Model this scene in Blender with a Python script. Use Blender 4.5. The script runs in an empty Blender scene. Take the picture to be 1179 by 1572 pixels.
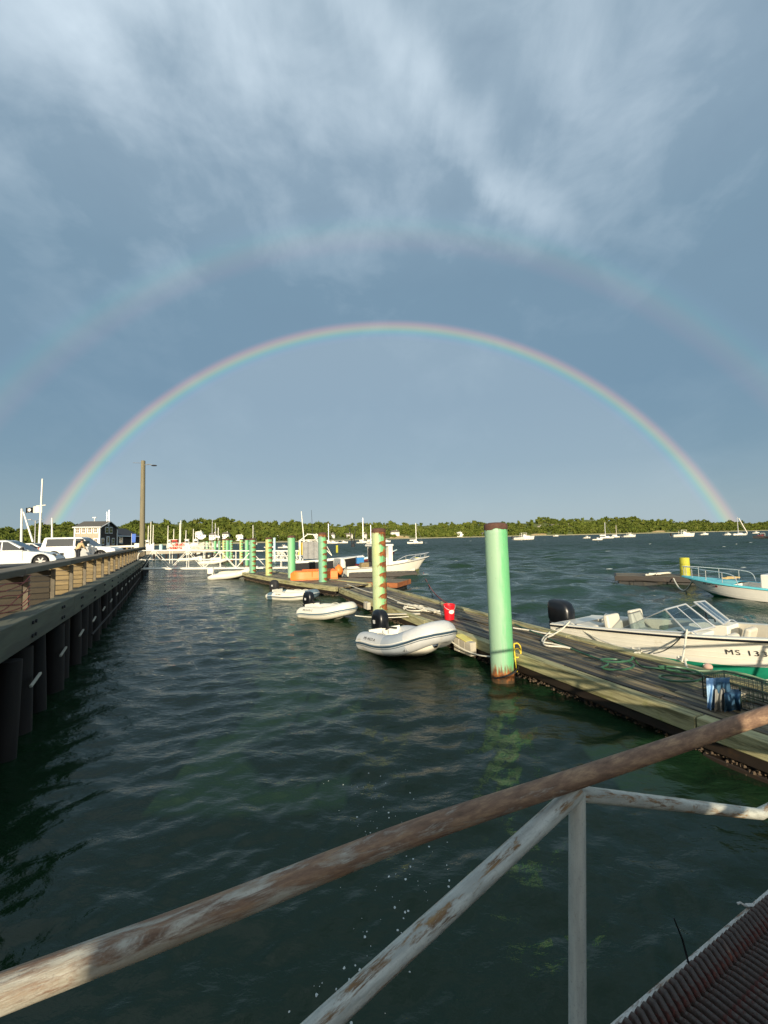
import bpy, bmesh, math, random
import numpy as np
from mathutils import Matrix, Vector
random.seed(7); rs = np.random.RandomState(11)
SC = bpy.context.scene; COL = SC.collection
PI = math.pi

# ------------------------------------------------------------------ camera
EYE = 2.8; FPX = 643.0; PITCH = math.atan(39.7/FPX); ROLL = math.radians(-1.26)
cam = bpy.data.cameras.new('camera'); CAM = bpy.data.objects.new('camera', cam); COL.objects.link(CAM)
cam.sensor_fit = 'VERTICAL'; cam.sensor_height = 36; cam.sensor_width = 27
cam.lens = 36*FPX/1572; cam.clip_start = 0.05; cam.clip_end = 12000
CM = Matrix.Translation((0, 0, EYE)) @ Matrix.Rotation(PI/2+PITCH, 4, 'X') @ Matrix.Rotation(ROLL, 4, 'Z')
CAM.matrix_world = CM; SC.camera = CAM
C3 = CM.to_3x3()
def ray(px, py): return C3 @ Vector(((px-589.5)/FPX, -(py-786)/FPX, -1))
def G(px, py, z=0.0):                       # the point at height z seen at a photo pixel
    d = ray(px, py); return Vector((0, 0, EYE)) + d*((z-EYE)/d.z)
def D(px, py, Y):                           # the point at distance Y seen at a photo pixel
    d = ray(px, py); return Vector((0, 0, EYE)) + d*(Y/d.y)

# ------------------------------------------------------------------ sun and sky
LDIR = ray(596, 995).normalized()           # direction sunlight travels (rainbow's antisolar point)
SUN_EL = math.asin(-LDIR.z); SUN_AZ = math.atan2(-LDIR.x, -LDIR.y)
sl = bpy.data.lights.new('sun', 'SUN'); sl.energy = 4.8; sl.angle = math.radians(0.53); sl.color = (1.0, 0.87, 0.66)
so = bpy.data.objects.new('sun', sl); COL.objects.link(so)
so.rotation_euler = LDIR.to_track_quat('-Z', 'Y').to_euler(); so.location = (0, -20, 30)

class NT:
    def __init__(s, tree): s.t = tree; s.n = tree.nodes; s.l = tree.links; s.n.clear()
    def new(s, typ, ins=None, **kw):
        nd = s.n.new(typ)
        for k, v in kw.items(): setattr(nd, k, v)
        for k, v in (ins or {}).items(): s.set(nd.inputs[k], v)
        return nd
    def set(s, sock, v):
        if hasattr(v, 'is_output') or isinstance(v, bpy.types.NodeSocket): s.l.new(v, sock)
        elif isinstance(v, (tuple, list)) and len(v) == 3 and sock.type == 'RGBA': sock.default_value = (*v, 1)
        else: sock.default_value = v
    def math(s, op, a, b=0.0, c=None, clamp=False):
        nd = s.new('ShaderNodeMath', operation=op, use_clamp=clamp)
        s.set(nd.inputs[0], a); s.set(nd.inputs[1], b)
        if c is not None: s.set(nd.inputs[2], c)
        return nd.outputs[0]
    def mix(s, fac, a, b, mode='MIX'):
        nd = s.new('ShaderNodeMix', data_type='RGBA', blend_type=mode)
        s.set(nd.inputs[0], fac); s.set(nd.inputs[6], a); s.set(nd.inputs[7], b)
        return nd.outputs[2]
    def noise(s, vec, scale, detail=4, rough=.55, dist=0.0, out=0):
        nd = s.new('ShaderNodeTexNoise', {'Scale': scale, 'Detail': detail, 'Roughness': rough, 'Distortion': dist})
        if vec is not None: s.l.new(vec, nd.inputs['Vector'])
        return nd.outputs[out]
    def ss(s, v, a, b):                     # smooth ramp a..b -> 0..1
        nd = s.new('ShaderNodeMapRange', interpolation_type='SMOOTHSTEP')
        s.set(nd.inputs[0], v); nd.inputs[1].default_value = a; nd.inputs[2].default_value = b
        nd.inputs[3].default_value = 0; nd.inputs[4].default_value = 1
        return nd.outputs[0]
    def mapping(s, vec, scale=(1, 1, 1), rot=(0, 0, 0), loc=(0, 0, 0)):
        nd = s.new('ShaderNodeMapping'); s.l.new(vec, nd.inputs[0])
        nd.inputs['Location'].default_value = loc; nd.inputs['Rotation'].default_value = rot; nd.inputs['Scale'].default_value = scale
        return nd.outputs[0]
    def ramp(s, fac, stops, interp='LINEAR'):
        nd = s.new('ShaderNodeValToRGB'); s.l.new(fac, nd.inputs[0]); cr = nd.color_ramp; cr.interpolation = interp
        while len(cr.elements) < len(stops): cr.elements.new(.5)
        for e, (p, c) in zip(cr.elements, stops): e.position = p; e.color = (*c, 1)
        return nd.outputs[0]

W = bpy.data.worlds.new('World'); SC.world = W; W.use_nodes = True
def build_world():
    t = NT(W.node_tree)
    dirv = t.new('ShaderNodeTexCoord').outputs['Generated']
    sky = t.new('ShaderNodeTexSky', sky_type='NISHITA', sun_disc=False)
    sky.sun_elevation = SUN_EL; sky.sun_rotation = SUN_AZ; sky.air_density = 1.0; sky.dust_density = 1.2
    nis = t.mix(1.0, sky.outputs[0], (0.12, 0.12, 0.12), 'MULTIPLY')
    sx = t.new('ShaderNodeSeparateXYZ', {0: dirv})
    z = t.math('MAXIMUM', sx.outputs[2], 0.0)
    # cloud sheet seen from below: directions projected on a high plane
    inv = t.math('DIVIDE', 1.0, t.math('ADD', z, 0.22))
    pl = t.new('ShaderNodeCombineXYZ', {0: t.math('MULTIPLY', sx.outputs[0], inv), 1: t.math('MULTIPLY', sx.outputs[1], inv), 2: 0.0}).outputs[0]
    big = t.noise(t.mapping(pl, (1, 1, 1), loc=(3.1, 0.4, 0)), 1.25, 3, .5, .4)
    st = t.mapping(pl, (2.1, .62, 1), rot=(0, 0, math.radians(24)), loc=(1.7, 5.2, 0))
    streak = t.noise(st, 1.9, 7, .58, .9)
    wisp = t.noise(t.mapping(pl, (3.4, .9, 1), rot=(0, 0, math.radians(-18)), loc=(8.2, 2.0, 0)), 2.1, 7, .58, .6)
    hi = t.ss(z, .30, .80)                                   # texture of the sheet fades into the rain curtain lower down
    base = t.ramp(z, [(0.0, (.270, .355, .400)), (.06, (.225, .312, .368)), (.16, (.158, .248, .322)), (.30, (.142, .230, .312)), (.52, (.158, .248, .328)), (.70, (.230, .318, .400)), (.85, (.300, .390, .465))])
    lump = t.noise(t.mapping(dirv, (2.6, 2.6, 3.4), loc=(1.3, 4.4, 2.2)), 1.0, 5, .55, .35); mott = t.noise(t.mapping(dirv, (6, 6, 9), loc=(5.3, 1.4, 3.2)), 1.0, 6, .56, .45)
    lum = t.math('MULTIPLY_ADD', t.math('SUBTRACT', lump, .56), 1.5, t.math('MULTIPLY', t.math('SUBTRACT', mott, .5), 1.0))
    lum = t.math('ADD', lum, t.math('MULTIPLY', t.math('SUBTRACT', streak, .5), .30))
    lum = t.math('ADD', lum, t.math('MULTIPLY', t.math('SUBTRACT', wisp, .5), .22))
    lum = t.math('MULTIPLY', lum, t.math('MULTIPLY_ADD', hi, .95, .16))
    # lit veils of falling rain and ragged rolls: the long bright fold and the pale break beside it
    wob = t.math('MULTIPLY', t.math('SUBTRACT', t.noise(t.mapping(pl, (1, 1, 1), loc=(4, 1, 0)), 3.2, 5, .6), .5), .16)
    px_, py_ = t.new('ShaderNodeSeparateXYZ', {0: pl}).outputs[:2]
    fx = t.math('ADD', t.math('SUBTRACT', px_, t.math('MULTIPLY_ADD', t.math('SUBTRACT', py_, .56), 1.10, -.03)), wob)
    fold = t.math('MULTIPLY', t.math('SUBTRACT', 1.0, t.ss(t.math('ABSOLUTE', t.math('ADD', fx, t.math('MULTIPLY', t.math('SUBTRACT', streak, .5), .2))), .0, .11)), t.math('SUBTRACT', 1.0, t.ss(py_, .80, 1.12)))
    veil = t.math('MULTIPLY', t.math('MULTIPLY', t.ss(fx, -.10, .10), hi), t.math('SUBTRACT', 1.0, t.ss(fx, .05, .55)))
    brk = t.math('MULTIPLY', t.math('SUBTRACT', 1.0, t.ss(t.math('ABSOLUTE', t.math('ADD', px_, .33)), .05, .42)), t.math('SUBTRACT', 1.0, t.ss(t.math('ADD', t.math('ADD', py_, wob), t.math('MULTIPLY', wob, .8)), .50, .80)))
    lum = t.math('ADD', lum, t.math('MULTIPLY', t.math('ADD', t.math('MULTIPLY', fold, .42), t.math('ADD', t.math('MULTIPLY', veil, .06), t.math('MULTIPLY', brk, 1.0))), t.math('MULTIPLY_ADD', streak, .8, .55)))
    roll = t.noise(t.mapping(pl, (1.5, 1.2, 1), loc=(2.2, 7.1, 0)), 3.4, 7, .6, .6)
    lum = t.math('ADD', lum, t.math('MULTIPLY', t.math('MULTIPLY', t.math('SUBTRACT', roll, .5), .45), hi))
    cloud = t.mix(t.math('MULTIPLY', lum, .92, clamp=True), base, (.58, .68, .76))
    cloud = t.mix(t.math('MULTIPLY', t.math('MULTIPLY', lum, -1.0), 1.1, clamp=True), cloud, (.135, .205, .285))
    # the storm cloud has passed the sun: it thins to clear sky on the sunward side
    toward = t.math('MULTIPLY', t.math('ADD', t.math('MULTIPLY', sx.outputs[0], LDIR.x), t.math('MULTIPLY', sx.outputs[1], LDIR.y)), -1.0)
    col = t.mix(t.math('MULTIPLY_ADD', t.ss(toward, .05, .75), -.62, .92), nis, cloud)
    # rainbow, by angle from the antisolar direction
    dp = t.new('ShaderNodeVectorMath', operation='DOT_PRODUCT'); t.l.new(dirv, dp.inputs[0]); dp.inputs[1].default_value = LDIR
    ang = t.math('MULTIPLY', t.math('ARCCOSINE', dp.outputs['Value']), 180/PI)
    inside = t.math('SUBTRACT', 1.0, t.ss(ang, 40.0, 42.2))
    col = t.mix(t.math('MULTIPLY', inside, .19), col, (.52, .60, .66))
    dark = t.math('MULTIPLY', t.ss(ang, 42.0, 43.2), t.math('SUBTRACT', 1.0, t.ss(ang, 50.0, 52.5)))
    col = t.mix(t.math('MULTIPLY', dark, .14), col, (.10, .185, .27))
    u = t.math('DIVIDE', t.math('SUBTRACT', ang, 40.25), 2.5)
    bow = t.ramp(u, [(0, (0, 0, 0)), (.14, (.012, .010, .022)), (.28, (.004, .030, .045)), (.42, (.010, .075, .045)), (.52, (.070, .105, .010)), (.64, (.150, .095, .0)), (.78, (.135, .034, .004)), (.90, (.045, .008, .004)), (1, (0, 0, 0))])
    uvar = t.math('MULTIPLY_ADD', t.noise(dirv, 3.0, 2), .5, .78)
    bow = t.mix(1.0, bow, t.new('ShaderNodeCombineXYZ', {0: uvar, 1: uvar, 2: uvar}).outputs[0], 'MULTIPLY')
    col = t.mix(1.0, col, bow, 'ADD')
    u2 = t.math('DIVIDE', t.math('SUBTRACT', ang, 49.6), 4.8)
    bow2 = t.ramp(u2, [(0, (0, 0, 0)), (.2, (.022, .005, .004)), (.42, (.025, .018, .004)), (.6, (.004, .024, .012)), (.8, (.004, .008, .012)), (1, (0, 0, 0))])
    col = t.mix(1.0, col, bow2, 'ADD')
    bg = t.new('ShaderNodeBackground', {0: col, 1: 1.0})
    out = t.new('ShaderNodeOutputWorld'); t.l.new(bg.outputs[0], out.inputs[0])
build_world()
SC.view_settings.view_transform = 'Standard'; SC.view_settings.look = 'None'
SC.view_settings.exposure = 0.38; SC.view_settings.gamma = 1.0; SC.view_settings.use_curve_mapping = False
SC.cycles.max_bounces = 8; SC.cycles.use_denoising = True; SC.cycles.caustics_reflective = False; SC.cycles.caustics_refractive = False

# ------------------------------------------------------------------ materials
MATS = {}
def mat(name, col, rough=.6, metal=0.0, var=.18, scale=5.0, stretch=(1, 1, 1), bump=.0, col2=None, c2=(.5, .7), dirt=None, dscale=2.0, dthr=(.5, .75), rnd=0.0, spec=.5, fine=True, trans=0.0, bdist=.01):
    if name in MATS: return MATS[name]
    m = bpy.data.materials.new(name); m.use_nodes = True; t = NT(m.node_tree)
    co = t.new('ShaderNodeTexCoord').outputs['Object']
    if rnd:
        oi = t.new('ShaderNodeObjectInfo').outputs['Random']
        off = t.new('ShaderNodeCombineXYZ', {0: t.math('MULTIPLY', oi, 37.0), 1: t.math('MULTIPLY', oi, 11.0), 2: t.math('MULTIPLY', oi, 5.0)}).outputs[0]
        co = t.new('ShaderNodeVectorMath', {0: co, 1: off}, operation='ADD').outputs[0]
    mp = t.mapping(co, tuple(stretch))
    n1 = t.noise(mp, scale, 6, .6)
    c = t.mix(n1, tuple(max(0, v*(1-2*var)) for v in col), tuple(v*(1+2*var) for v in col))
    if col2: c = t.mix(t.ss(t.noise(mp, scale*.45, 6, .65), *c2), c, col2)
    if dirt: c = t.mix(t.ss(t.noise(co, dscale, 7, .65), *dthr), c, dirt)
    if rnd: c = t.mix(1.0, c, t.ramp(oi, [(0, (1-rnd,)*3), (1, (1+rnd,)*3)]), 'MULTIPLY')
    b = t.new('ShaderNodeBsdfPrincipled', {'Base Color': c, 'Roughness': rough, 'Metallic': metal, 'Specular IOR Level': spec})
    if trans: b.inputs['Transmission Weight'].default_value = trans
    if bump:
        bp = t.new('ShaderNodeBump', {'Strength': bump, 'Distance': bdist, 'Height': n1}); t.l.new(bp.outputs[0], b.inputs['Normal'])
    o = t.new('ShaderNodeOutputMaterial'); t.l.new(b.outputs[0], o.inputs[0])
    MATS[name] = m; return m

WOODDK = mat('dock plank wood', (.205, .160, .088), .62, var=.34, scale=9, stretch=(.12, 1.6, 1.6), bump=.5, col2=(.040, .034, .026), c2=(.44, .56), dirt=(.150, .145, .052), dscale=1.1, dthr=(.54, .74), rnd=.45)
WOODEDGE = mat('mossy edge timber', (.36, .33, .17), .85, var=.42, scale=16, stretch=(.14, 1.3, 1.3), bump=.9, bdist=.02, col2=(.15, .135, .06), c2=(.5, .64), dirt=(.20, .21, .045), dscale=1.6, dthr=(.55, .72), rnd=.15)
WOODPALE = mat('bleached board', (.46, .42, .33), .8, var=.2, scale=7, stretch=(.15, 1.4, 1.4), bump=.4, rnd=.15)
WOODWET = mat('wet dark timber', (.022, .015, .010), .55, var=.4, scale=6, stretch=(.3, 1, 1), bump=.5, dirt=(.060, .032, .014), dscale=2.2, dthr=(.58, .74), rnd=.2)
WOODWALE = mat('grey green wale timber', (.120, .125, .085), .85, var=.28, scale=7, stretch=(.12, 1.5, 1.5), bump=.5, col2=(.085, .085, .062), c2=(.5, .66), rnd=.2)
WOODCAP = mat('weathered cap rail', (.140, .120, .085), .85, var=.28, scale=7, stretch=(.12, 1.5, 1.5), bump=.5, col2=(.12, .10, .075), c2=(.5, .66), rnd=.2)
WOODPOST = mat('tan stacked timber', (.22, .165, .082), .85, var=.34, scale=9, stretch=(.3, 1.5, 1.5), bump=.6, col2=(.12, .095, .055), c2=(.52, .7), rnd=.2)
CREO = mat('creosoted pile wood', (.020, .014, .011), .8, var=.4, scale=5, stretch=(1.5, 1.5, .2), bump=.5, dirt=(.060, .028, .015), dscale=2.0, dthr=(.60, .74), rnd=.25)
POLEW = mat('utility pole wood', (.21, .185, .115), .85, var=.25, scale=5, stretch=(2, 2, .15), bump=.4, rnd=.1)
FLOATB = mat('black float', (.018, .018, .017), .6, var=.4, bump=.3, dirt=(.06, .05, .025), dscale=4)
WHITE = mat('white gelcoat', (.78, .75, .66), .28, var=.05, scale=3, dirt=(.55, .49, .37), dscale=3.0, dthr=(.62, .85))
CREAM = mat('cream gelcoat', (.80, .76, .64), .35, var=.05, scale=3, dirt=(.52, .43, .28), dscale=2.6, dthr=(.6, .85))
TUBEW = mat('grey white inflatable fabric', (.52, .53, .52), .55, var=.07, scale=3, bump=.06, dirt=(.42, .38, .29), dscale=3.2, dthr=(.56, .8))
TUBEC = mat('cream inflatable fabric', (.72, .69, .58), .55, var=.07, scale=3, bump=.06, dirt=(.44, .38, .25), dscale=3.4, dthr=(.56, .8))
NAVY = mat('navy strake', (.030, .060, .085), .5, var=.2)
TEALS = mat('slate fabric', (.10, .16, .20), .6, var=.15)
GREENB = mat('green bottom paint', (.010, .235, .135), .45, var=.22, scale=4, dirt=(.01, .12, .07), dscale=3)
BLACK = mat('black plastic', (.006, .007, .009), .32, var=.3)
DARK = mat('matt black', (.016, .016, .018), .75, var=.3)
GREYM = mat('grey metal', (.33, .34, .34), .4, .6, var=.12)
ALU = mat('aluminium frame', (.72, .72, .70), .35, .55, var=.06)
ALUW = mat('white painted truss', (.80, .77, .66), .55, var=.08, dirt=(.50, .44, .32), dscale=3, dthr=(.62, .8))
STEEL = mat('stainless rail', (.78, .78, .76), .25, .7, var=.05)
ORANGE = mat('orange plastic', (.86, .20, .025), .5, var=.08, dirt=(.55, .12, .02), dscale=3, dthr=(.6, .85))
RED = mat('red plastic', (.70, .012, .022), .35, var=.06)
REDROPE = mat('faded red rope', (.36, .09, .07), .85, var=.25, scale=30)
ROPEW = mat('white rope', (.66, .62, .50), .85, var=.2, scale=40, bump=.4)
ROPED = mat('dark rope', (.05, .05, .04), .85, var=.2, scale=40)
HOSE = mat('green hose', (.035, .11, .055), .4, var=.2)
YELLOW = mat('yellow paint', (.72, .52, .04), .6, var=.12)
YPILE = mat('yellow green pile paint', (.42, .40, .035), .7, var=.2, scale=4, bump=.3, dirt=(.15, .15, .03), dscale=3)
LBLUE = mat('pale blue pile paint', (.46, .66, .66), .7, var=.1)
TURQ = mat('turquoise gelcoat', (.14, .58, .62), .35, var=.06)
BLUE = mat('blue plastic', (.02, .17, .42), .4, var=.1)
GLASS = mat('tinted window glass', (.020, .028, .032), .06, var=.1, spec=.8)
TYRE = mat('tyre rubber', (.015, .015, .015), .8, var=.2)
RIM = mat('wheel rim alloy', (.26, .26, .26), .4, .5, var=.1)
CARW = mat('white car paint', (.78, .77, .72), .22, var=.02, scale=2)
CARS = mat('silver white car paint', (.60, .63, .63), .25, var=.03, scale=2, dirt=(.5, .5, .47), dscale=2, dthr=(.6, .9))
REDL = mat('red lamp lens', (.4, .01, .01), .2, var=.1)
ASPH = mat('asphalt', (.075, .072, .066), .9, var=.2, scale=20, bump=.3)
SHINGLE = mat('silvered cedar shingle', (.40, .35, .26), .9, var=.25, scale=8, stretch=(1, 1, .4), bump=.5, rnd=.25)
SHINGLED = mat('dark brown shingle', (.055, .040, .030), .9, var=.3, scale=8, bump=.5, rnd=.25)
ROOFS = mat('asphalt roof shingle', (.105, .095, .080), .9, var=.25, scale=10, bump=.4)
ROOFD = mat('dark roof', (.040, .042, .046), .9, var=.25, scale=6)
TRIM = mat('white trim paint', (.80, .79, .74), .6, var=.04)
TRIMG = mat('grey house trim', (.60, .58, .52), .7, var=.06)
CANVAS = mat('grey canvas', (.26, .26, .25), .85, var=.2, scale=4, bump=.2)
DENIMD = mat('dark blue denim', (.022, .075, .140), .9, var=.25, scale=14, bump=.3, dirt=(.06, .14, .22), dscale=5)
DENIML = mat('faded light denim', (.30, .47, .66), .9, var=.2, scale=14, bump=.3, dirt=(.10, .22, .40), dscale=6, dthr=(.55, .8))
DENIMG = mat('striped grey cloth', (.22, .22, .20), .9, var=.2, scale=14, stretch=(6, 6, .2))
TAN = mat('tan jacket', (.52, .38, .20), .85, var=.15)
SKIN = mat('skin', (.50, .30, .21), .55, var=.06)
HAIR = mat('dark hair', (.025, .017, .012), .6, var=.2)
TROU = mat('dark trousers', (.025, .027, .034), .85, var=.2)
MAROON = mat('maroon hull', (.10, .012, .016), .4, var=.1)
REDH = mat('red hull', (.62, .055, .03), .5, var=.15, dirt=(.3, .05, .03), dscale=2)
SEATV = mat('pale vinyl seat', (.62, .57, .46), .5, var=.06)
INK = mat('black lettering', (.015, .013, .012), .6, var=.1)
BARN = mat('barnacle crust', (.085, .060, .038), .95, var=.5, scale=20, bump=.8)

def special_rust_pipe(name, base, base2, rust, amt, metal, long_axis='X', soft=.03, under=0.0):
    m = bpy.data.materials.new(name); m.use_nodes = True; t = NT(m.node_tree)
    co = t.new('ShaderNodeTexCoord').outputs['Object']
    stv = {'X': (.25, 1.6, 1.6), 'Z': (1.6, 1.6, .25)}[long_axis]
    mp = t.mapping(co, stv)
    n1 = t.noise(mp, 26, 10, .74, .4); n2 = t.noise(t.mapping(co, tuple(v*1.0 for v in stv)), 34, 6, .7); n3 = t.noise(co, 160, 3, .6)
    n4 = t.noise(co, 2.2, 3)
    c = t.mix(t.ss(n2, .35, .65), base, base2)
    c = t.mix(t.math('MULTIPLY', t.ss(n3, .55, .75), .45), c, tuple(v*.35 for v in base))
    fac = t.ss(t.math('ADD', t.math('MULTIPLY', n1, .85), t.math('ADD', t.math('MULTIPLY', n4, .18), t.math('MULTIPLY', t.new('ShaderNodeSeparateXYZ', {0: co}).outputs[2], under))), amt-soft*1.6, amt+soft*1.6)
    rc = t.ramp(n2, [(.25, tuple(v*.35 for v in rust)), (.5, rust), (.72, (rust[0]*1.9, rust[1]*2.1, rust[2]*1.9))])
    c = t.mix(fac, c, rc)
    r = t.math('MULTIPLY_ADD', fac, .35, .42)
    mt = t.math('MULTIPLY', t.math('SUBTRACT', 1.0, fac), metal)
    b = t.new('ShaderNodeBsdfPrincipled', {'Base Color': c, 'Roughness': r, 'Metallic': mt})
    h = t.math('ADD', t.math('MULTIPLY', n3, .4), t.math('ADD', t.math('MULTIPLY', n2, .6), t.math('MULTIPLY', fac, .6)))
    bp = t.new('ShaderNodeBump', {'Strength': .5, 'Distance': .003, 'Height': h}); t.l.new(bp.outputs[0], b.inputs['Normal'])
    o = t.new('ShaderNodeOutputMaterial'); t.l.new(b.outputs[0], o.inputs[0]); return m
RUSTRAIL = special_rust_pipe('rusty painted handrail', (.44, .42, .35), (.29, .26, .20), (.200, .120, .075), .505, .05, soft=.045, under=2.0)
GALVRAIL = special_rust_pipe('galvanised rail', (.58, .59, .52), (.38, .39, .345), (.22, .125, .055), .575, .05)
GALVPOST = special_rust_pipe('galvanised post', (.60, .61, .53), (.48, .49, .43), (.24, .14, .07), .655, .05)
RUSTBAR = special_rust_pipe('rusted grating', (.080, .058, .044), (.050, .035, .027), (.095, .026, .018), .575, 0.0)
CURB = special_rust_pipe('worn white kerb channel', (.62, .60, .54), (.42, .39, .33), (.20, .10, .05), .565, 0.0)

def pile_mat(name, side, seam, pale, yellow):
    """painted spiral-welded steel pile: rust bleeding from the helical seam, more on one side"""
    m = bpy.data.materials.new(name); m.use_nodes = True; t = NT(m.node_tree)
    co = t.new('ShaderNodeTexCoord').outputs['Object']; sp = t.new('ShaderNodeSeparateXYZ', {0: co})
    x, y, z = sp.outputs
    x = t.math('MULTIPLY', x, 1/.225)
    ang = t.math('DIVIDE', t.math('ARCTAN2', y, x), 2*PI)
    hel = t.math('FRACT', t.math('SUBTRACT', t.math('DIVIDE', z, .34), ang))
    lo = t.noise(t.mapping(co, (3.2, 3.2, .5)), 1.6, 6, .65, .4); fi = t.noise(co, 9, 8, .7); dr = t.noise(t.mapping(co, (9, 9, .9)), 2.2, 7, .65)
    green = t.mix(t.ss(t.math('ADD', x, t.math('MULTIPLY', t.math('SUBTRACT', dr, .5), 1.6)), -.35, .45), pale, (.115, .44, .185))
    green = t.mix(t.math('MULTIPLY', t.ss(lo, .45, .75), yellow), green, (.56, .54, .17))
    green = t.mix(t.math('MULTIPLY', fi, .12), green, (.5, .5, .4))
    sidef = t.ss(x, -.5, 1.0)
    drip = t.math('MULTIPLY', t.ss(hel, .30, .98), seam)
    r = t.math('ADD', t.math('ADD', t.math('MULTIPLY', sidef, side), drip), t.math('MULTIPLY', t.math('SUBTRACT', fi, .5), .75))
    r = t.math('ADD', r, t.math('MULTIPLY', t.math('SUBTRACT', dr, .5), .8))
    rust = t.ss(r, .52, .70)
    top = t.ss(t.math('ADD', z, t.math('MULTIPLY', t.math('SUBTRACT', dr, .5), .42)), 2.92, 2.97)
    bot = t.math('SUBTRACT', 1.0, t.ss(t.math('ADD', z, t.math('MULTIPLY', t.math('SUBTRACT', dr, .5), .9)), .16, .34))
    sc = t.ss(t.noise(t.mapping(co, (7, 7, 2.2)), 3.1, 8, .72), .60, .66); green = t.mix(t.math('MULTIPLY', sc, .55), green, (.20, .30, .16)); sc2 = t.ss(t.noise(t.mapping(co, (5, 5, 1.2), loc=(3, 1, 7)), 4.4, 9, .75), .665, .69)
    rust = t.math('MAXIMUM', t.math('MAXIMUM', rust, t.math('MULTIPLY', sc2, .9)), t.math('MAXIMUM', top, bot))
    weed = t.math('SUBTRACT', 1.0, t.ss(t.math('ADD', z, t.math('MULTIPLY', t.math('SUBTRACT', fi, .5), .5)), .02, .16))
    rc = t.ramp(fi, [(.3, (.055, .020, .010)), (.5, (.20, .065, .018)), (.7, (.42, .15, .03))])
    c = t.mix(rust, green, rc)
    c = t.mix(t.math('MULTIPLY', weed, .8), c, (.030, .026, .010))
    b = t.new('ShaderNodeBsdfPrincipled', {'Base Color': c, 'Roughness': t.math('MULTIPLY_ADD', rust, .3, .55)})
    bp = t.new('ShaderNodeBump', {'Strength': .5, 'Distance': .01, 'Height': t.math('ADD', fi, t.math('MULTIPLY', rust, .7))}); t.l.new(bp.outputs[0], b.inputs['Normal'])
    o = t.new('ShaderNodeOutputMaterial'); t.l.new(b.outputs[0], o.inputs[0]); return m
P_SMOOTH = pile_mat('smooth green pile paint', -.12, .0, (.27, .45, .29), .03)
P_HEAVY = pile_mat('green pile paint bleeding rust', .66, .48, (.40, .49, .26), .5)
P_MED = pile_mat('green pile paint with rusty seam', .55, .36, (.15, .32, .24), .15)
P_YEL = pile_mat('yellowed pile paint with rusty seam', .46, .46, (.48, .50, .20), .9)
RUSTCAP = mat('rust brown cap', (.085, .040, .026), .85, var=.4, scale=9, bump=.6)

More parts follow.
